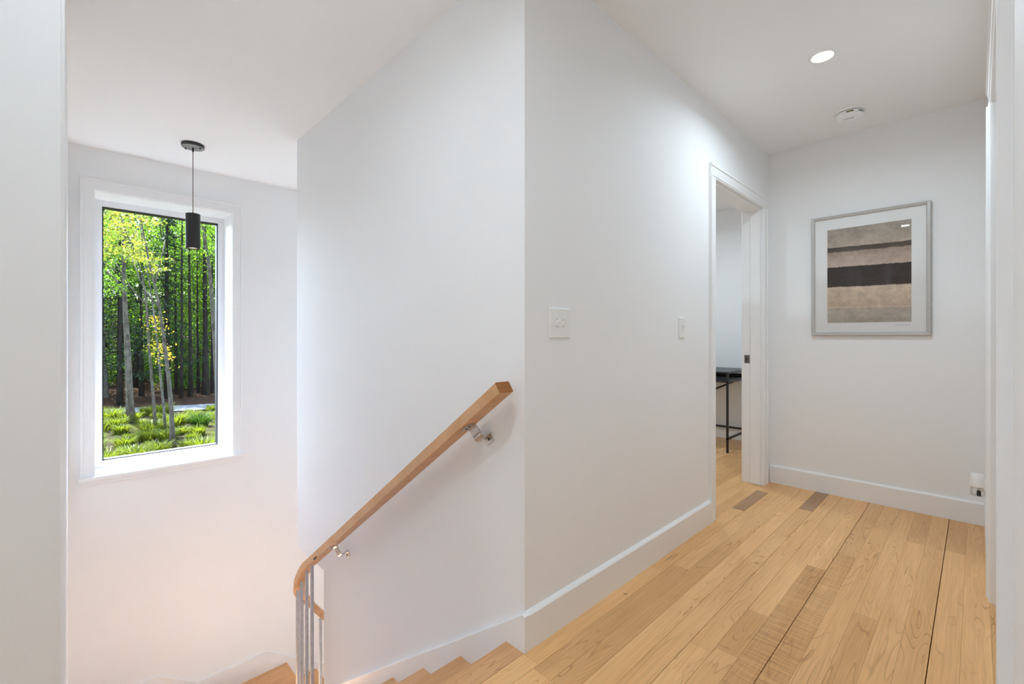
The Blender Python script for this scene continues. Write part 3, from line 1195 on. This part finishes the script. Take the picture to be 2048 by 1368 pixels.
def mk_art():
    m, nt, b = new_mat('watercolour_print')
    tc = N(nt, 'ShaderNodeTexCoord')
    sp = N(nt, 'ShaderNodeSeparateXYZ')
    L(nt, tc.outputs['Generated'], sp.inputs[0])

    def noise(scale, detail=4, vec=(1, 1, 1), rough=.55):
        mp = N(nt, 'ShaderNodeMapping')
        mp.inputs['Scale'].default_value = vec
        L(nt, tc.outputs['Generated'], mp.inputs[0])
        n = N(nt, 'ShaderNodeTexNoise')
        n.inputs['Scale'].default_value = scale
        n.inputs['Detail'].default_value = detail
        n.inputs['Roughness'].default_value = rough
        L(nt, mp.outputs[0], n.inputs['Vector'])
        return n.outputs['Fac']

    e = noise(9, 6, (1, 1, 1.2), .65)
    sub = N(nt, 'ShaderNodeMath', operation='MULTIPLY_ADD')
    sub.inputs[1].default_value = .030
    L(nt, e, sub.inputs[0])
    L(nt, sp.outputs['Z'], sub.inputs[2])
    # the bands climb very slightly to the left
    sl = N(nt, 'ShaderNodeMath', operation='MULTIPLY_ADD')
    sl.inputs[1].default_value = -.014
    L(nt, sp.outputs['Y'], sl.inputs[0])
    L(nt, sub.outputs[0], sl.inputs[2])
    v = sl.outputs[0]
    d = .0085
    B0, B1, B2, B3, B4 = srgb(168, 160, 148), srgb(192, 172, 152), srgb(74, 66, 62), srgb(178, 160, 146), srgb(164, 152, 138)
    D1 = srgb(92, 82, 74)
    stops = [(0.0, B0), (.155, srgb(176, 164, 150)), (.168, srgb(204, 186, 164)), (.178, B1), (.372 + d, srgb(202, 184, 164)), (.378 + d, B2), (.480, srgb(70, 62, 59)), (.586 + d, srgb(64, 57, 54)),
             (.590 + d, B3), (.70, srgb(170, 152, 138)), (.745 + d, srgb(150, 134, 120)), (.752 + d, D1), (.797 + d, srgb(84, 76, 68)), (.802 + d, srgb(170, 156, 142)),
             (.90, B4), (1.0, srgb(158, 148, 136))]
    r = ramp(nt, v, stops)
    w = noise(5, 6, (1, 1.2, 2.2), .7)
    wr = ramp(nt, w, [(.3, (.72, .71, .70)), (.7, (1.2, 1.2, 1.2))])
    m1 = N(nt, 'ShaderNodeMix', data_type='RGBA', blend_type='MULTIPLY')
    m1.inputs[0].default_value = 1
    L(nt, r.outputs[0], m1.inputs[6])
    L(nt, wr.outputs[0], m1.inputs[7])
    f = noise(120, 2, (1, 1, 1.6))
    fr = ramp(nt, f, [(.3, (.80, .79, .78)), (.7, (1.15, 1.15, 1.15))])
    m2 = N(nt, 'ShaderNodeMix', data_type='RGBA', blend_type='MULTIPLY')
    m2.inputs[0].default_value = 1
    L(nt, m1.outputs[2], m2.inputs[6])
    L(nt, fr.outputs[0], m2.inputs[7])
    m3 = N(nt, 'ShaderNodeMix', data_type='RGBA', blend_type='MULTIPLY')
    m3.inputs[0].default_value = 1
    L(nt, m2.outputs[2], m3.inputs[6])
    m3.inputs[7].default_value = (1.38, 1.40, 1.42, 1)
    L(nt, m3.outputs[2], b.inputs['Base Color'])
    b.inputs['Roughness'].default_value = .9
    b.inputs['Specular IOR Level'].default_value = .1
    return m


bm = bmesh.new()
bm.faces.new([bm.verts.new((xm_ - .0008, y_, z_)) for y_, z_ in ((py0, pz0), (py1, pz0), (py1, pz1), (py0, pz1))])
obj('print', bm, mk_art(), pf)
# pencilled signature under the print
random.seed(4)
bm = bmesh.new()
yy, zz = .358, 1.1545
last = None
for i in range(46):
    yv = yy - .0016 * i
    amp = .0036 if i in range(0, 4) or i in range(18, 23) else .0016
    zv = zz + amp * math.sin(i * 2.1) + random.uniform(-.0006, .0006)
    if i in (15, 16, 17):
        last = None
        continue
    p = Vector((xm_ - .0011, yv, zv))
    if last is not None:
        dd = (p - last).normalized()
        nn = Vector((0, -dd.z, dd.y)) * .00045
        bm.faces.new([bm.verts.new(q) for q in (last - nn, p - nn, p + nn, last + nn)])
    last = p
obj('signature', bm, M_INK, pf)
bm = bmesh.new()
bm.faces.new([bm.verts.new((xm_ - .003, y_, z_)) for y_, z_ in i_])
obj('glass', bm, M_PICGLASS, pf)

# ------------------------------------------------------------------ outlet and plug-in freshener
ox, oz = 3.475, .290
ol = tag(empty('wall_outlet', (ox, YR, oz - .057)), 'white wall outlet low on the right wall behind the plug-in freshener', 'outlet')
obj('plate', bx(ox - .035, ox + .035, YR, YR + .005, oz - .057, oz + .057, .002), M_PLATE2, ol)
for zz in (oz - .02, oz + .02):
    obj('socket', bx(ox - .016, ox + .016, YR + .004, YR + .0065, zz - .013, zz + .013, .001), M_PLATE, ol)
fx, fy = 3.475, -.0045
af = tag(empty('air_freshener', (fx, fy, .228)), 'white plug-in air freshener with clear vial and dark wick near the corner', 'air freshener')
bm = bmesh.new()
lathe(bm, [(0, .118), (.0245, .118), (.0275, .115), (.0295, .09), (.0325, .060), (.033, .052), (.031, .050), (0, .052)], (fx, fy, .228), seg=32)
obj('housing', bm, M_PLATE2, af, True)
obj('plug_body', bx(fx - .02, fx + .02, YR + .0065, fy, .262, .325, .004), M_PLATE2, af)
bm = bmesh.new()
lathe(bm, [(.010, .052), (.026, .046), (.029, .040), (.029, .010), (.026, .003), (0, .001)], (fx, fy, .228), seg=24)
vial = obj('vial', bm, M_VIAL, af, True)
bm = bmesh.new()
lathe(bm, [(0, .004), (.0085, .004), (.0085, .028), (.0055, .030), (.0055, .052), (0, .052)], (fx - .008, fy - .004, .228), seg=16)
obj('wick', bm, M_BLACK, af)
bm = bmesh.new()
lathe(bm, [(.0305, .050), (.0298, .0485), (.027, .049), (.027, .050)], (fx, fy, .228), seg=24)
obj('collar', bm, M_LABELG, af)

# ------------------------------------------------------------------ desk in the office
DKX0, DKX1, DKY0, DKY1 = 4.372, 5.0, 1.610, 2.75
dk = tag(empty('desk', (DKX0, DKY0, 0)), 'black metal desk with shelf and cross brace seen through the doorway', 'desk')
lw = .018
obj('desktop', bx(DKX0 - .004, DKX1, DKY0 - .004, DKY1, .737, .755, .002), M_BLACKTOP, dk)
obj('shelf', bx(DKX0, DKX1 - .02, DKY0, DKY1, .652, .662, .001), M_BLACKTOP, dk)
bm = bmesh.new()
box(bm, DKX0, DKX1 - .02, DKY0, DKY0 + .004, .662, .684)
box(bm, DKX1 - .024, DKX1 - .02, DKY0, DKY1, .662, .70)
obj('shelf_rim', bm, M_BLACK, dk)
for xx in (DKX0, DKX1 - .02 - lw):
    for yy in (DKY0, DKY1 - lw):
        obj('leg', bx(xx, xx + lw, yy, yy + lw, 0, .737, .001), M_BLACK, dk)
for yy in (DKY0, DKY1 - lw):
    obj('side_stretcher', bx(DKX0, DKX1 - .02, yy, yy + lw, .122, .140, .001), M_BLACK, dk)
obj('back_stretcher', bx(DKX1 - .02 - lw, DKX1 - .02, DKY0, DKY1, .122, .140, .001), M_BLACK, dk)
bm = bmesh.new()
tube(bm, [(DKX1 - .03, DKY0 + .01, .69), (DKX1 - .03, DKY1 - .01, .14)], .0085, 8)
obj('brace', bm, M_BLACK, dk)


# ================================================================== outdoors
rng = np.random.default_rng(5)
OUT = .72            # real foliage, bark and soil are dark: a few per cent reflectance
OUTG = .17
dim = lambda c: tuple(v * OUT for v in c)
dimg = lambda c: tuple(v * OUTG for v in c)
GZ = -3.0
road_c = lambda x: 33.0 - .36 * (x - 1.3)


def gh(x, y):
    yf = road_c(x) + 2.0
    h = GZ + .10 * math.sin(x * .7 + 1) * math.sin(y * .5) * (1 if y > 9 else .2)
    if abs(y - road_c(x)) < 2.2:
        h = GZ - .02
    if y > yf:
        h += .05 * (y - yf)
    if y > 58:
        h += .10 * (y - 58)
    return h


def mk_leaf(name, c0, c1, trans, tcol, rough=.5):
    m, nt, b = new_mat(name)
    out = nt.nodes['Material Output']
    tc = N(nt, 'ShaderNodeTexCoord')
    n = N(nt, 'ShaderNodeTexNoise')
    n.inputs['Scale'].default_value = .9
    n.inputs['Detail'].default_value = 6
    n.inputs['Roughness'].default_value = .8
    L(nt, tc.outputs['Object'], n.inputs['Vector'])
    r = ramp(nt, n.outputs['Fac'], [(.35, dim(c0)), (.65, dim(c1))])
    L(nt, r.outputs[0], b.inputs['Base Color'])
    b.inputs['Roughness'].default_value = rough
    b.inputs['Specular IOR Level'].default_value = .12
    t = N(nt, 'ShaderNodeBsdfTranslucent')
    mm = N(nt, 'ShaderNodeMix', data_type='RGBA', blend_type='MULTIPLY')
    mm.inputs[0].default_value = 1
    L(nt, r.outputs[0], mm.inputs[6])
    mm.inputs[7].default_value = (*tcol, 1)
    L(nt, mm.outputs[2], t.inputs[0])
    mx = N(nt, 'ShaderNodeMixShader')
    mx.inputs[0].default_value = trans
    L(nt, b.outputs[0], mx.inputs[1])
    L(nt, t.outputs[0], mx.inputs[2])
    L(nt, mx.outputs[0], out.inputs[0])
    return m


M_LEAF = mk_leaf('broad_leaf', (.045, .095, .010), (.135, .235, .022), .5, (1.6, 1.7, 1.0))
M_LEAFY = mk_leaf('young_yellow_leaf', (.10, .13, .018), (.22, .23, .035), .45, (1.5, 1.4, .9))
M_LEAFG = mk_leaf('golden_leaf', (.26, .18, .015), (.42, .32, .03), .4, (1.3, 1.2, .8))
M_NEEDLE = mk_leaf('conifer_needle', (.012, .030, .012), (.030, .060, .018), .25, (1.2, 1.3, 1.0))
M_GRASS = mk_leaf('grass_blade', (.075, .105, .008), (.17, .19, .015), .4, (1.5, 1.5, 1.0))
M_GRASSD = mk_leaf('deep_green_grass', (.022, .055, .006), (.05, .10, .010), .4, (1.5, 1.5, 1.0))


def mk_bark(name, c0, c1, scale=6):
    m, nt, b = new_mat(name)
    tc = N(nt, 'ShaderNodeTexCoord')
    mp = N(nt, 'ShaderNodeMapping')
    mp.inputs['Scale'].default_value = (1, 1, .35)
    L(nt, tc.outputs['Object'], mp.inputs[0])
    n = N(nt, 'ShaderNodeTexNoise')
    n.inputs['Scale'].default_value = scale
    n.inputs['Detail'].default_value = 8
    n.inputs['Roughness'].default_value = .7
    L(nt, mp.outputs[0], n.inputs['Vector'])
    r = ramp(nt, n.outputs['Fac'], [(.35, dim(c0)), (.62, dim(c1))])
    L(nt, r.outputs[0], b.inputs['Base Color'])
    b.inputs['Roughness'].default_value = .9
    b.inputs['Specular IOR Level'].default_value = .05
    bp = N(nt, 'ShaderNodeBump')
    bp.inputs['Strength'].default_value = .5
    bp.inputs['Distance'].default_value = .02
    L(nt, n.outputs['Fac'], bp.inputs['Height'])
    L(nt, bp.outputs[0], b.inputs['Normal'])
    return m


M_BARKG = mk_bark('grey_bark', (.036, .028, .019), (.14, .118, .085), 10)
M_BARKD = mk_bark('dark_bark', (.010, .008, .006), (.035, .028, .020), 6)
M_BARKB = mk_bark('brown_bark', (.05, .042, .032), (.15, .13, .10), 6)


def mk_ground():
    m, nt, b = new_mat('lawn_and_litter')
    tc = N(nt, 'ShaderNodeTexCoord')

    def noise(sc, d=5, r=.6):
        n = N(nt, 'ShaderNodeTexNoise')
        n.inputs['Scale'].default_value = sc
        n.inputs['Detail'].default_value = d
        n.inputs['Roughness'].default_value = r
        L(nt, tc.outputs['Object'], n.inputs['Vector'])
        return n.outputs['Fac']
    lit = ramp(nt, noise(9, 8, .75), [(.30, dimg((.030, .024, .018))), (.5, dimg((.12, .092, .054))), (.7, dimg((.22, .175, .11)))])
    grs = ramp(nt, noise(14, 4), [(.3, dimg((.08, .11, .012))), (.7, dimg((.22, .24, .035)))])
    msk = ramp(nt, noise(.9, 5, .7), [(.43, (0, 0, 0)), (.57, (1, 1, 1))])
    mx = N(nt, 'ShaderNodeMix', data_type='RGBA')
    L(nt, msk.outputs[0], mx.inputs[0])
    L(nt, lit.outputs[0], mx.inputs[6])
    L(nt, grs.outputs[0], mx.inputs[7])
    L(nt, mx.outputs[2], b.inputs['Base Color'])
    b.inputs['Roughness'].default_value = .95
    b.inputs['Specular IOR Level'].default_value = .03
    return m


def mk_litter():
    m, nt, b = new_mat('forest_leaf_litter')
    tc = N(nt, 'ShaderNodeTexCoord')
    n = N(nt, 'ShaderNodeTexNoise')
    n.inputs['Scale'].default_value = 5
    n.inputs['Detail'].default_value = 8
    n.inputs['Roughness'].default_value = .75
    L(nt, tc.outputs['Object'], n.inputs['Vector'])
    r = ramp(nt, n.outputs['Fac'], [(.3, dimg((.05, .03, .02))), (.5, dimg((.20, .105, .055))), (.7, dimg((.34, .19, .105)))])
    L(nt, r.outputs[0], b.inputs['Base Color'])
    b.inputs['Roughness'].default_value = .95
    b.inputs['Specular IOR Level'].default_value = .03
    return m


M_GROUND = mk_ground()
M_LITTER = mk_litter()
M_ROAD = flat('gravel_drive', dimg((.62, .60, .57)), .9, bump=.6, bscale=60, var=.2, vscale=3)


def grid_mesh(name, x0, x1, nx, yfun0, yfun1, ny, zoff, mat):
    vs_, fs = [], []
    for j in range(ny + 1):
        for i in range(nx + 1):
            x = x0 + (x1 - x0) * i / nx
            ya, yb = yfun0(x), yfun1(x)
            y = ya + (yb - ya) * (j / ny)
            vs_.append((x, y, gh(x, y) + zoff))
    for j in range(ny):
        for i in range(nx):
            a = j * (nx + 1) + i
            fs.append((a, a + 1, a + nx + 2, a + nx + 1))
    me = bpy.data.meshes.new(name)
    me.from_pydata(vs_, [], fs)
    me.materials.append(mat)
    for p in me.polygons:
        p.use_smooth = True
    o = bpy.data.objects.new(name, me)
    COL.objects.link(o)
    return o


struct(grid_mesh('ground', -60, 80, 120, lambda x: 4.9, lambda x: road_c(x) + 1.35, 60, 0, M_GROUND),
       'rough sunlit grass verge outside the window', 'ground')
struct(grid_mesh('ground_forest', -60, 80, 100, lambda x: road_c(x) + 1.25, lambda x: 130, 70, .0, M_LITTER),
       'brown leaf-strewn forest floor beyond the drive', 'ground')
struct(grid_mesh('driveway', -60, 80, 60, lambda x: road_c(x) - 1.25, lambda x: road_c(x) + 1.3, 6, .045, M_ROAD),
       'pale gravel drive crossing in front of the woods', 'road')


# ---- leaves
def leaf_mesh(name, centers, size, mat, up=.35, aspect=.6):
    n = len(centers)
    c = np.asarray(centers)
    d = rng.normal(size=(n, 3))
    d /= np.linalg.norm(d, axis=1)[:, None]
    nr = rng.normal(size=(n, 3)) + np.array([0, 0, up])
    w = np.cross(d, nr)
    w /= np.linalg.norm(w, axis=1)[:, None] + 1e-9
    s = (size * rng.uniform(.6, 1.3, n))[:, None]
    a = c - d * s * .5
    b = c + w * s * aspect * .5
    e = c + d * s * .5
    f = c - w * s * aspect * .5
    V = np.stack([a, b, e, f], 1).reshape(-1, 3)
    me = bpy.data.meshes.new(name)
    me.vertices.add(4 * n)
    me.vertices.foreach_set('co', V.ravel().astype(np.float32))
    me.loops.add(4 * n)
    me.loops.foreach_set('vertex_index', np.arange(4 * n, dtype=np.int32))
    me.polygons.add(n)
    me.polygons.foreach_set('loop_start', np.arange(0, 4 * n, 4, dtype=np.int32))
    me.polygons.foreach_set('loop_total', np.full(n, 4, dtype=np.int32))
    me.update()
    me.validate()
    me.materials.append(mat)
    return me


def cluster(cs, per, rad, flat_=.55):
    out = []
    for c in cs:
        out.append(np.asarray(c) + rng.normal(size=(per, 3)) * np.array([rad, rad, rad * flat_]))
    return np.concatenate(out)


def link(name, me, parent=None):
    o = bpy.data.objects.new(name, me)
    COL.objects.link(o)
    if parent:
        o.parent = parent
    return o


def copy_tree(root, loc, rotz, sc):
    r = root.copy()
    COL.objects.link(r)
    r.location = loc
    r.rotation_euler = (0, 0, rotz)
    r.scale = sc
    for ch in root.children:
        c = ch.copy()
        COL.objects.link(c)
        c.parent = r
    return r


def bm_link(name, bm, mat, parent):
    me = bpy.data.meshes.new(name)
    bm.to_mesh(me)
    bm.free()
    me.materials.append(mat)
    for p in me.polygons:
        p.use_smooth = True
    return link(name, me, parent)


def make_broadleaf(h, crown0, rad, nclus, per, lsize, trunk_r, bark, leafm):
    root = empty('broadleaf_tree')
    lean = rng.normal(size=2) * .25
    pts = []
    for i in range(9):
        t = i / 8
        pts.append((lean[0] * t + .12 * math.sin(5 * t + lean[0] * 9), lean[1] * t + .1 * math.cos(4 * t), h * .93 * t - .15))
    bm = bmesh.new()
    tube(bm, pts, [trunk_r * (1.25 if i == 0 else 1) * (1 - .85 * i / 8) for i in range(9)], 8)
    bm_link('trunk', bm, bark, root)
    cs = []
    bm = bmesh.new()
    for k in range(nclus):
        t = rng.uniform(0, 1) ** .8
        z = crown0 + (h - crown0) * t
        prof = math.sin(math.pi * min(1, .18 + .82 * t)) ** .7
        r = rad * prof * math.sqrt(rng.uniform(.05, 1))
        a = rng.uniform(0, 2 * math.pi)
        c = np.array([r * math.cos(a), r * math.sin(a), z])
        cs.append(c)
        if k % 4 == 0:
            z0 = max(crown0 * .8, z - r * .6 - .3)
            f0 = z0 / (h * .93)
            tube(bm, [(lean[0] * f0, lean[1] * f0, z0), (c[0] * .5, c[1] * .5, (z0 + z) / 2 + .15), tuple(c)], [.045, .03, .012], 5)
    bm_link('branches', bm, bark, root)
    fo = link('foliage', leaf_mesh('foliage', cluster(cs, per, .55, .5), lsize, leafm), root)
    fo['kind'] = 'stuff'
    return root


def make_conifer(h, rad, n, per, trunk_r):
    root = empty('conifer_tree')
    bm = bmesh.new()
    tube(bm, [(0, 0, -.2), (.03, 0, h * .5), (0, .02, h)], [trunk_r, trunk_r * .6, .02], 8)
    bm_link('trunk', bm, M_BARKD, root)
    bm = bmesh.new()
    cen = []
    for k in range(n):
        t = (k + rng.uniform()) / n
        z = h * (.12 + .86 * t)
        r = rad * (1 - t) ** .8 * rng.uniform(.6, 1.05) + .15
        a = rng.uniform(0, 2 * math.pi)
        e = np.array([r * math.cos(a), r * math.sin(a), z - .25 * r])
        tube(bm, [(0, 0, z), tuple(e)], [.025, .006], 4)
        for _ in range(per):
            s = rng.uniform(.15, 1)
            cen.append(np.array([0, 0, z]) * (1 - s) + e * s + rng.normal(size=3) * np.array([.16, .16, .07]))
    bm_link('branches', bm, M_BARKD, root)
    fo = link('foliage', leaf_mesh('foliage', cen, .17, M_NEEDLE, up=1.2, aspect=.35), root)
    fo['kind'] = 'stuff'
    return root


GR = 'trees of the woodland beyond the drive'
LB = 'tall leafy green tree in the woodland beyond the drive'
LC = 'dark evergreen conifer in the woodland beyond the drive'
protos = [make_broadleaf(15, 3.6, 3.2, 90, 85, .17, .19, M_BARKD, M_LEAF),
          make_broadleaf(17, 5.0, 3.4, 95, 85, .17, .22, M_BARKD, M_LEAF),
          make_broadleaf(13, 2.6, 2.8, 80, 80, .16, .15, M_BARKB, M_LEAF)]
cons = [make_conifer(14, 2.4, 130, 42, .18), make_conifer(10, 1.9, 110, 40, .14)]
used = {id(p): False for p in protos + cons}


def place(p, x, y, rot, sc, label, group):
    loc = (x, y, gh(x, y))
    if not used[id(p)]:
        used[id(p)] = True
        p.location = loc
        p.rotation_euler = (0, 0, rot)
        p.scale = (sc, sc, sc)
        r = p
    else:
        r = copy_tree(p, loc, rot, (sc, sc, sc))
    return tag(r, label, 'tree', group)


random.seed(21)
spots = []


def ok(x, y, d):
    return all((x - a) ** 2 + (y - b) ** 2 > d * d for a, b in spots)


tries = 0
while len(spots) < 92 and tries < 6000:
    tries += 1
    y = random.uniform(36, 74)
    x = random.uniform(.0 * y - 7, .24 * y + 9)
    if y < road_c(x) + 3.2 or not ok(x, y, 2.3):
        continue
    spots.append((x, y))
for (x, y) in spots:
    con = random.random() < (.50 if x < .10 * y else .18)
    p = random.choice(cons) if con else random.choice(protos)
    place(p, x, y, random.uniform(0, 6.28), random.uniform(.85, 1.25), LC if con else LB, GR)

# named trunks that stand out in the photograph: pixel outlines turned into stems on the ground
def stem_tree(name, Y, pix, r0, bark, label, leafm=None, twigs=(), nl=0, lsize=.13, top_extra=3.0, crown=None):
    base = at_y(pix[0][0], pix[0][1], Y)
    gz = gh(base.x, Y)
    P = [at_y(px, py, Y) for px, py in pix]
    P[0].z = gz - .1
    d = (P[-1] - P[-2]).normalized()
    P.append(P[-1] + d * top_extra)
    root = empty(name, (base.x, Y, gz))
    tag(root, label, 'tree')
    loc = Vector((base.x, Y, gz))
    n = len(P)
    # wander a little in depth so the stem is not flat
    Q = [p - loc + Vector((0, .25 * math.sin(i * 1.3 + Y), 0)) * (i / n) for i, p in enumerate(P)]
    bm = bmesh.new()
    tube(bm, Q, [r0 * (1.3 if i == 0 else 1) * (1 - .72 * i / (n - 1)) for i in range(n)], 10)
    bm_link('trunk', bm, bark, root)
    if twigs:
        bm = bmesh.new()
        for tw in twigs:
            T = [at_y(px, py, Y + dy) - loc for px, py, dy in tw]
            tube(bm, T, [r0 * .42 * (1 - .6 * i / (len(T) - 1)) for i in range(len(T))], 6)
        bm_link('branches', bm, bark, root)
    if crown and leafm:
        cs = []
        for (px, py, w, h_, k) in crown:
            for _ in range(k):
                q = at_y(px + random.uniform(-w, w), py + random.uniform(-h_, h_), Y + random.uniform(-1.6, 1.6)) - loc
                cs.append(np.array(q))
        fo = link('foliage', leaf_mesh('foliage', cluster(cs, nl, .20, .45), lsize, leafm), root)
        fo['kind'] = 'stuff'
    return root


stem_tree('broadleaf_tree', 27.8, [(262, 843), (259, 790), (257, 740), (255, 690), (252, 640), (249, 590), (247, 540), (246, 480), (245, 420)], .155, M_BARKG,
          'straight lichened grey trunk left of the thin leaning saplings', M_LEAF,
          twigs=[((250, 600, 0), (232, 560, .3), (212, 540, .5)), ((247, 530, 0), (262, 480, .2), (280, 450, .3))],
          nl=26, lsize=.15, crown=[(235, 470, 40, 60, 40), (230, 560, 30, 40, 16)])
stem_tree('broadleaf_tree', 24.4, [(311, 868), (309, 820), (305, 775), (301, 730), (296, 680), (294, 630), (290, 580), (284, 545), (272, 515)], .062, M_BARKG,
          'leftmost thin pale trunk of the leaning sapling group', M_LEAFY,
          twigs=[((292, 610, 0), (262, 575, .3), (240, 540, .6), (228, 520, .8)), ((232, 545, .6), (222, 535, .7), (207, 523, .9)), ((286, 560, 0), (295, 520, .2), (300, 490, .3))],
          nl=24, lsize=.12, crown=[(238, 500, 35, 14, 9), (225, 465, 22, 10, 7), (262, 470, 26, 12, 8), (225, 440, 22, 12, 8), (285, 515, 20, 9, 6)])
stem_tree('broadleaf_tree', 23.8, [(331, 872), (328, 820), (323, 770), (319, 730), (315, 690), (310, 650), (305, 605), (299, 560), (292, 520)], .052, M_BARKB,
          'thin dark stem with golden leaves between two pale saplings', M_LEAFG,
          twigs=[((317, 705, 0), (324, 690, .2), (329, 672, .3)), ((311, 660, 0), (306, 652, .1), (303, 645, .2))],
          nl=20, lsize=.11, crown=[(311, 655, 4, 14, 4), (320, 690, 8, 12, 5), (326, 715, 5, 18, 4), (308, 640, 3, 6, 2)])
stem_tree('broadleaf_tree', 20.9, [(346, 893), (344, 850), (341, 800), (337, 755), (333, 715), (329, 680), (323, 645), (316, 605), (309, 570), (303, 540)], .082, M_BARKG,
          'rightmost and thickest pale trunk of the leaning sapling group', M_LEAFY,
          twigs=[((309, 570, 0), (322, 520, .2), (330, 480, .4)), ((318, 615, 0), (296, 590, .3), (280, 560, .5), (264, 515, .7))],
          nl=24, lsize=.12, crown=[(300, 530, 24, 12, 8), (270, 495, 24, 10, 7), (240, 425, 30, 10, 8), (300, 440, 24, 10, 6)])
stem_tree('broadleaf_tree', 29.5, [(437, 812), (434, 760), (431, 700), (428, 650), (424, 600), (420, 560), (416, 520), (411, 480), (406, 445), (402, 415)], .135, M_BARKG,
          'pale grey trunk leaning left along the right edge of the window', M_LEAF,
          twigs=[((416, 520, 0), (430, 500, .3), (445, 470, .5))], nl=24, lsize=.15, crown=[(430, 470, 16, 40, 16), (395, 440, 20, 26, 14)])
for (Y, pix, r0, lab) in (
        (36.5, [(411, 778), (411, 720), (411, 650), (410, 580), (409, 500), (408, 430)], .19, 'thick dark trunk beside the pale leaning trunk'),
        (36.0, [(381, 776), (381, 700), (380, 620), (379, 540), (378, 460)], .12, 'dark trunk in the middle of the right half of the window'),
        (35.6, [(362, 786), (363, 720), (364, 640), (364, 560), (364, 480)], .10, 'slim dark trunk right of the leaning saplings'),
        (37.5, [(397, 770), (396, 700), (395, 620), (394, 540)], .09, 'slim dark trunk left of the thick dark trunk'),
        (38.0, [(353, 772), (352, 700), (351, 630), (350, 560)], .10, 'thin dark trunk behind the thickest pale sapling'),
        (37.0, [(425, 772), (425, 700), (424, 620), (424, 560)], .11, 'thin dark trunk behind the pale leaning trunk'),
        (35.8, [(240, 800), (240, 740), (241, 670), (242, 600), (243, 520)], .13, 'dark trunk just left of the straight lichened trunk'),
        (38.5, [(283, 782), (283, 720), (282, 650), (281, 580)], .13, 'dark trunk between the lichened trunk and the saplings')):
    stem_tree('broadleaf_tree', Y, pix, r0, M_BARKD, lab)

# understorey shrubs
def make_shrub(rad, h, k, per):
    cs = [np.array([rng.normal() * rad * .5, rng.normal() * rad * .5, rng.uniform(.3, h)]) for _ in range(k)]
    root = empty('forest_shrub')
    bm = bmesh.new()
    for c in cs[::3]:
        tube(bm, [(0, 0, -.1), tuple(c * np.array([.4, .4, .6])), tuple(c)], [.03, .02, .008], 5)
    bm_link('stems', bm, M_BARKB, root)
    fo = link('foliage', leaf_mesh('foliage', cluster(cs, per, .35, .5), .14, M_LEAF), root)
    fo['kind'] = 'stuff'
    return root


shr = [make_shrub(1.6, 4.2, 44, 60), make_shrub(1.0, 2.0, 24, 55)]
for p in shr:
    used[id(p)] = False
random.seed(8)
for k in range(46):
    y = random.uniform(37.5, 60)
    x = random.uniform(0 * y - 5, .24 * y + 6)
    if y < road_c(x) + 4:
        y = road_c(x) + 4 + random.uniform(0, 8)
    o = place(random.choice(shr), x, y, random.uniform(0, 6.28), random.uniform(.8, 1.3), 'leafy green shrub growing under the woodland trees',
              'shrubs under the trees')
    o['category'] = 'shrub'


# ---- grass
def blades(name, n, rad, h, mat, spread=.5):
    a = rng.uniform(0, 2 * np.pi, n)
    r = rad * np.sqrt(rng.uniform(0, 1, n)) * .45
    bx_, by_ = r * np.cos(a), r * np.sin(a)
    lean = rng.uniform(.1, 1, n) * rad * spread
    hh = h * rng.uniform(.55, 1.1, n)
    dx, dy = np.cos(a + rng.normal(size=n) * .5), np.sin(a + rng.normal(size=n) * .5)
    w = .016
    px, py = -dy * w, dx * w
    z0 = np.full(n, -.05)
    V = np.stack([
        np.stack([bx_ - px, by_ - py, z0], 1), np.stack([bx_ + px, by_ + py, z0], 1),
        np.stack([bx_ + dx * lean * .4 + px * .8, by_ + dy * lean * .4 + py * .8, hh * .65], 1),
        np.stack([bx_ + dx * lean * .4 - px * .8, by_ + dy * lean * .4 - py * .8, hh * .65], 1),
        np.stack([bx_ + dx * lean, by_ + dy * lean, hh], 1)], 1).reshape(-1, 3)
    me = bpy.data.meshes.new(name)
    fs = []
    for i in range(n):
        o_ = 5 * i
        fs.append((o_, o_ + 1, o_ + 2, o_ + 3))
        fs.append((o_ + 3, o_ + 2, o_ + 4))
    me.from_pydata(V.tolist(), [], fs)
    me.materials.append(mat)
    return me


tuft_me = [blades('grass_clump', 260, .55, .42, M_GRASS), blades('grass_clump', 220, .45, .34, M_GRASS, .8), blades('grass_clump', 300, .7, .5, M_GRASS, .6)]
random.seed(3)
big = link('grass_clump', blades('grass_clump', 420, .62, .62, M_GRASSD, .8))
bp = at_y(400, 850, 24.5)
big.location = (bp.x, 24.5, gh(bp.x, 24.5))
tag(big, 'round deep green grass clump on the bare ground right of the saplings', 'grass')
cnt = 0
gspots = []
for k in range(1500):
    y = random.uniform(17, 31)
    x = random.uniform(-1.5, .22 * y + 2.5)
    if y > road_c(x) - 1.9 or cnt >= 110:
        continue
    if (x - bp.x) ** 2 + (y - 24.5) ** 2 < 1.6:
        continue
    if any((x - a) ** 2 + (y - b) ** 2 < .6 for a, b in gspots):
        continue
    gspots.append((x, y))
    g_ = link('grass_clump', random.choice(tuft_me))
    g_.location = (x, y, gh(x, y))
    g_.rotation_euler = (0, 0, random.uniform(0, 6.28))
    sc = random.uniform(.6, 1.25)
    g_.scale = (sc, sc, sc)
    tag(g_, 'bright green grass clump on the sunny verge before the drive', 'grass', 'grass clumps on the verge')
    cnt += 1
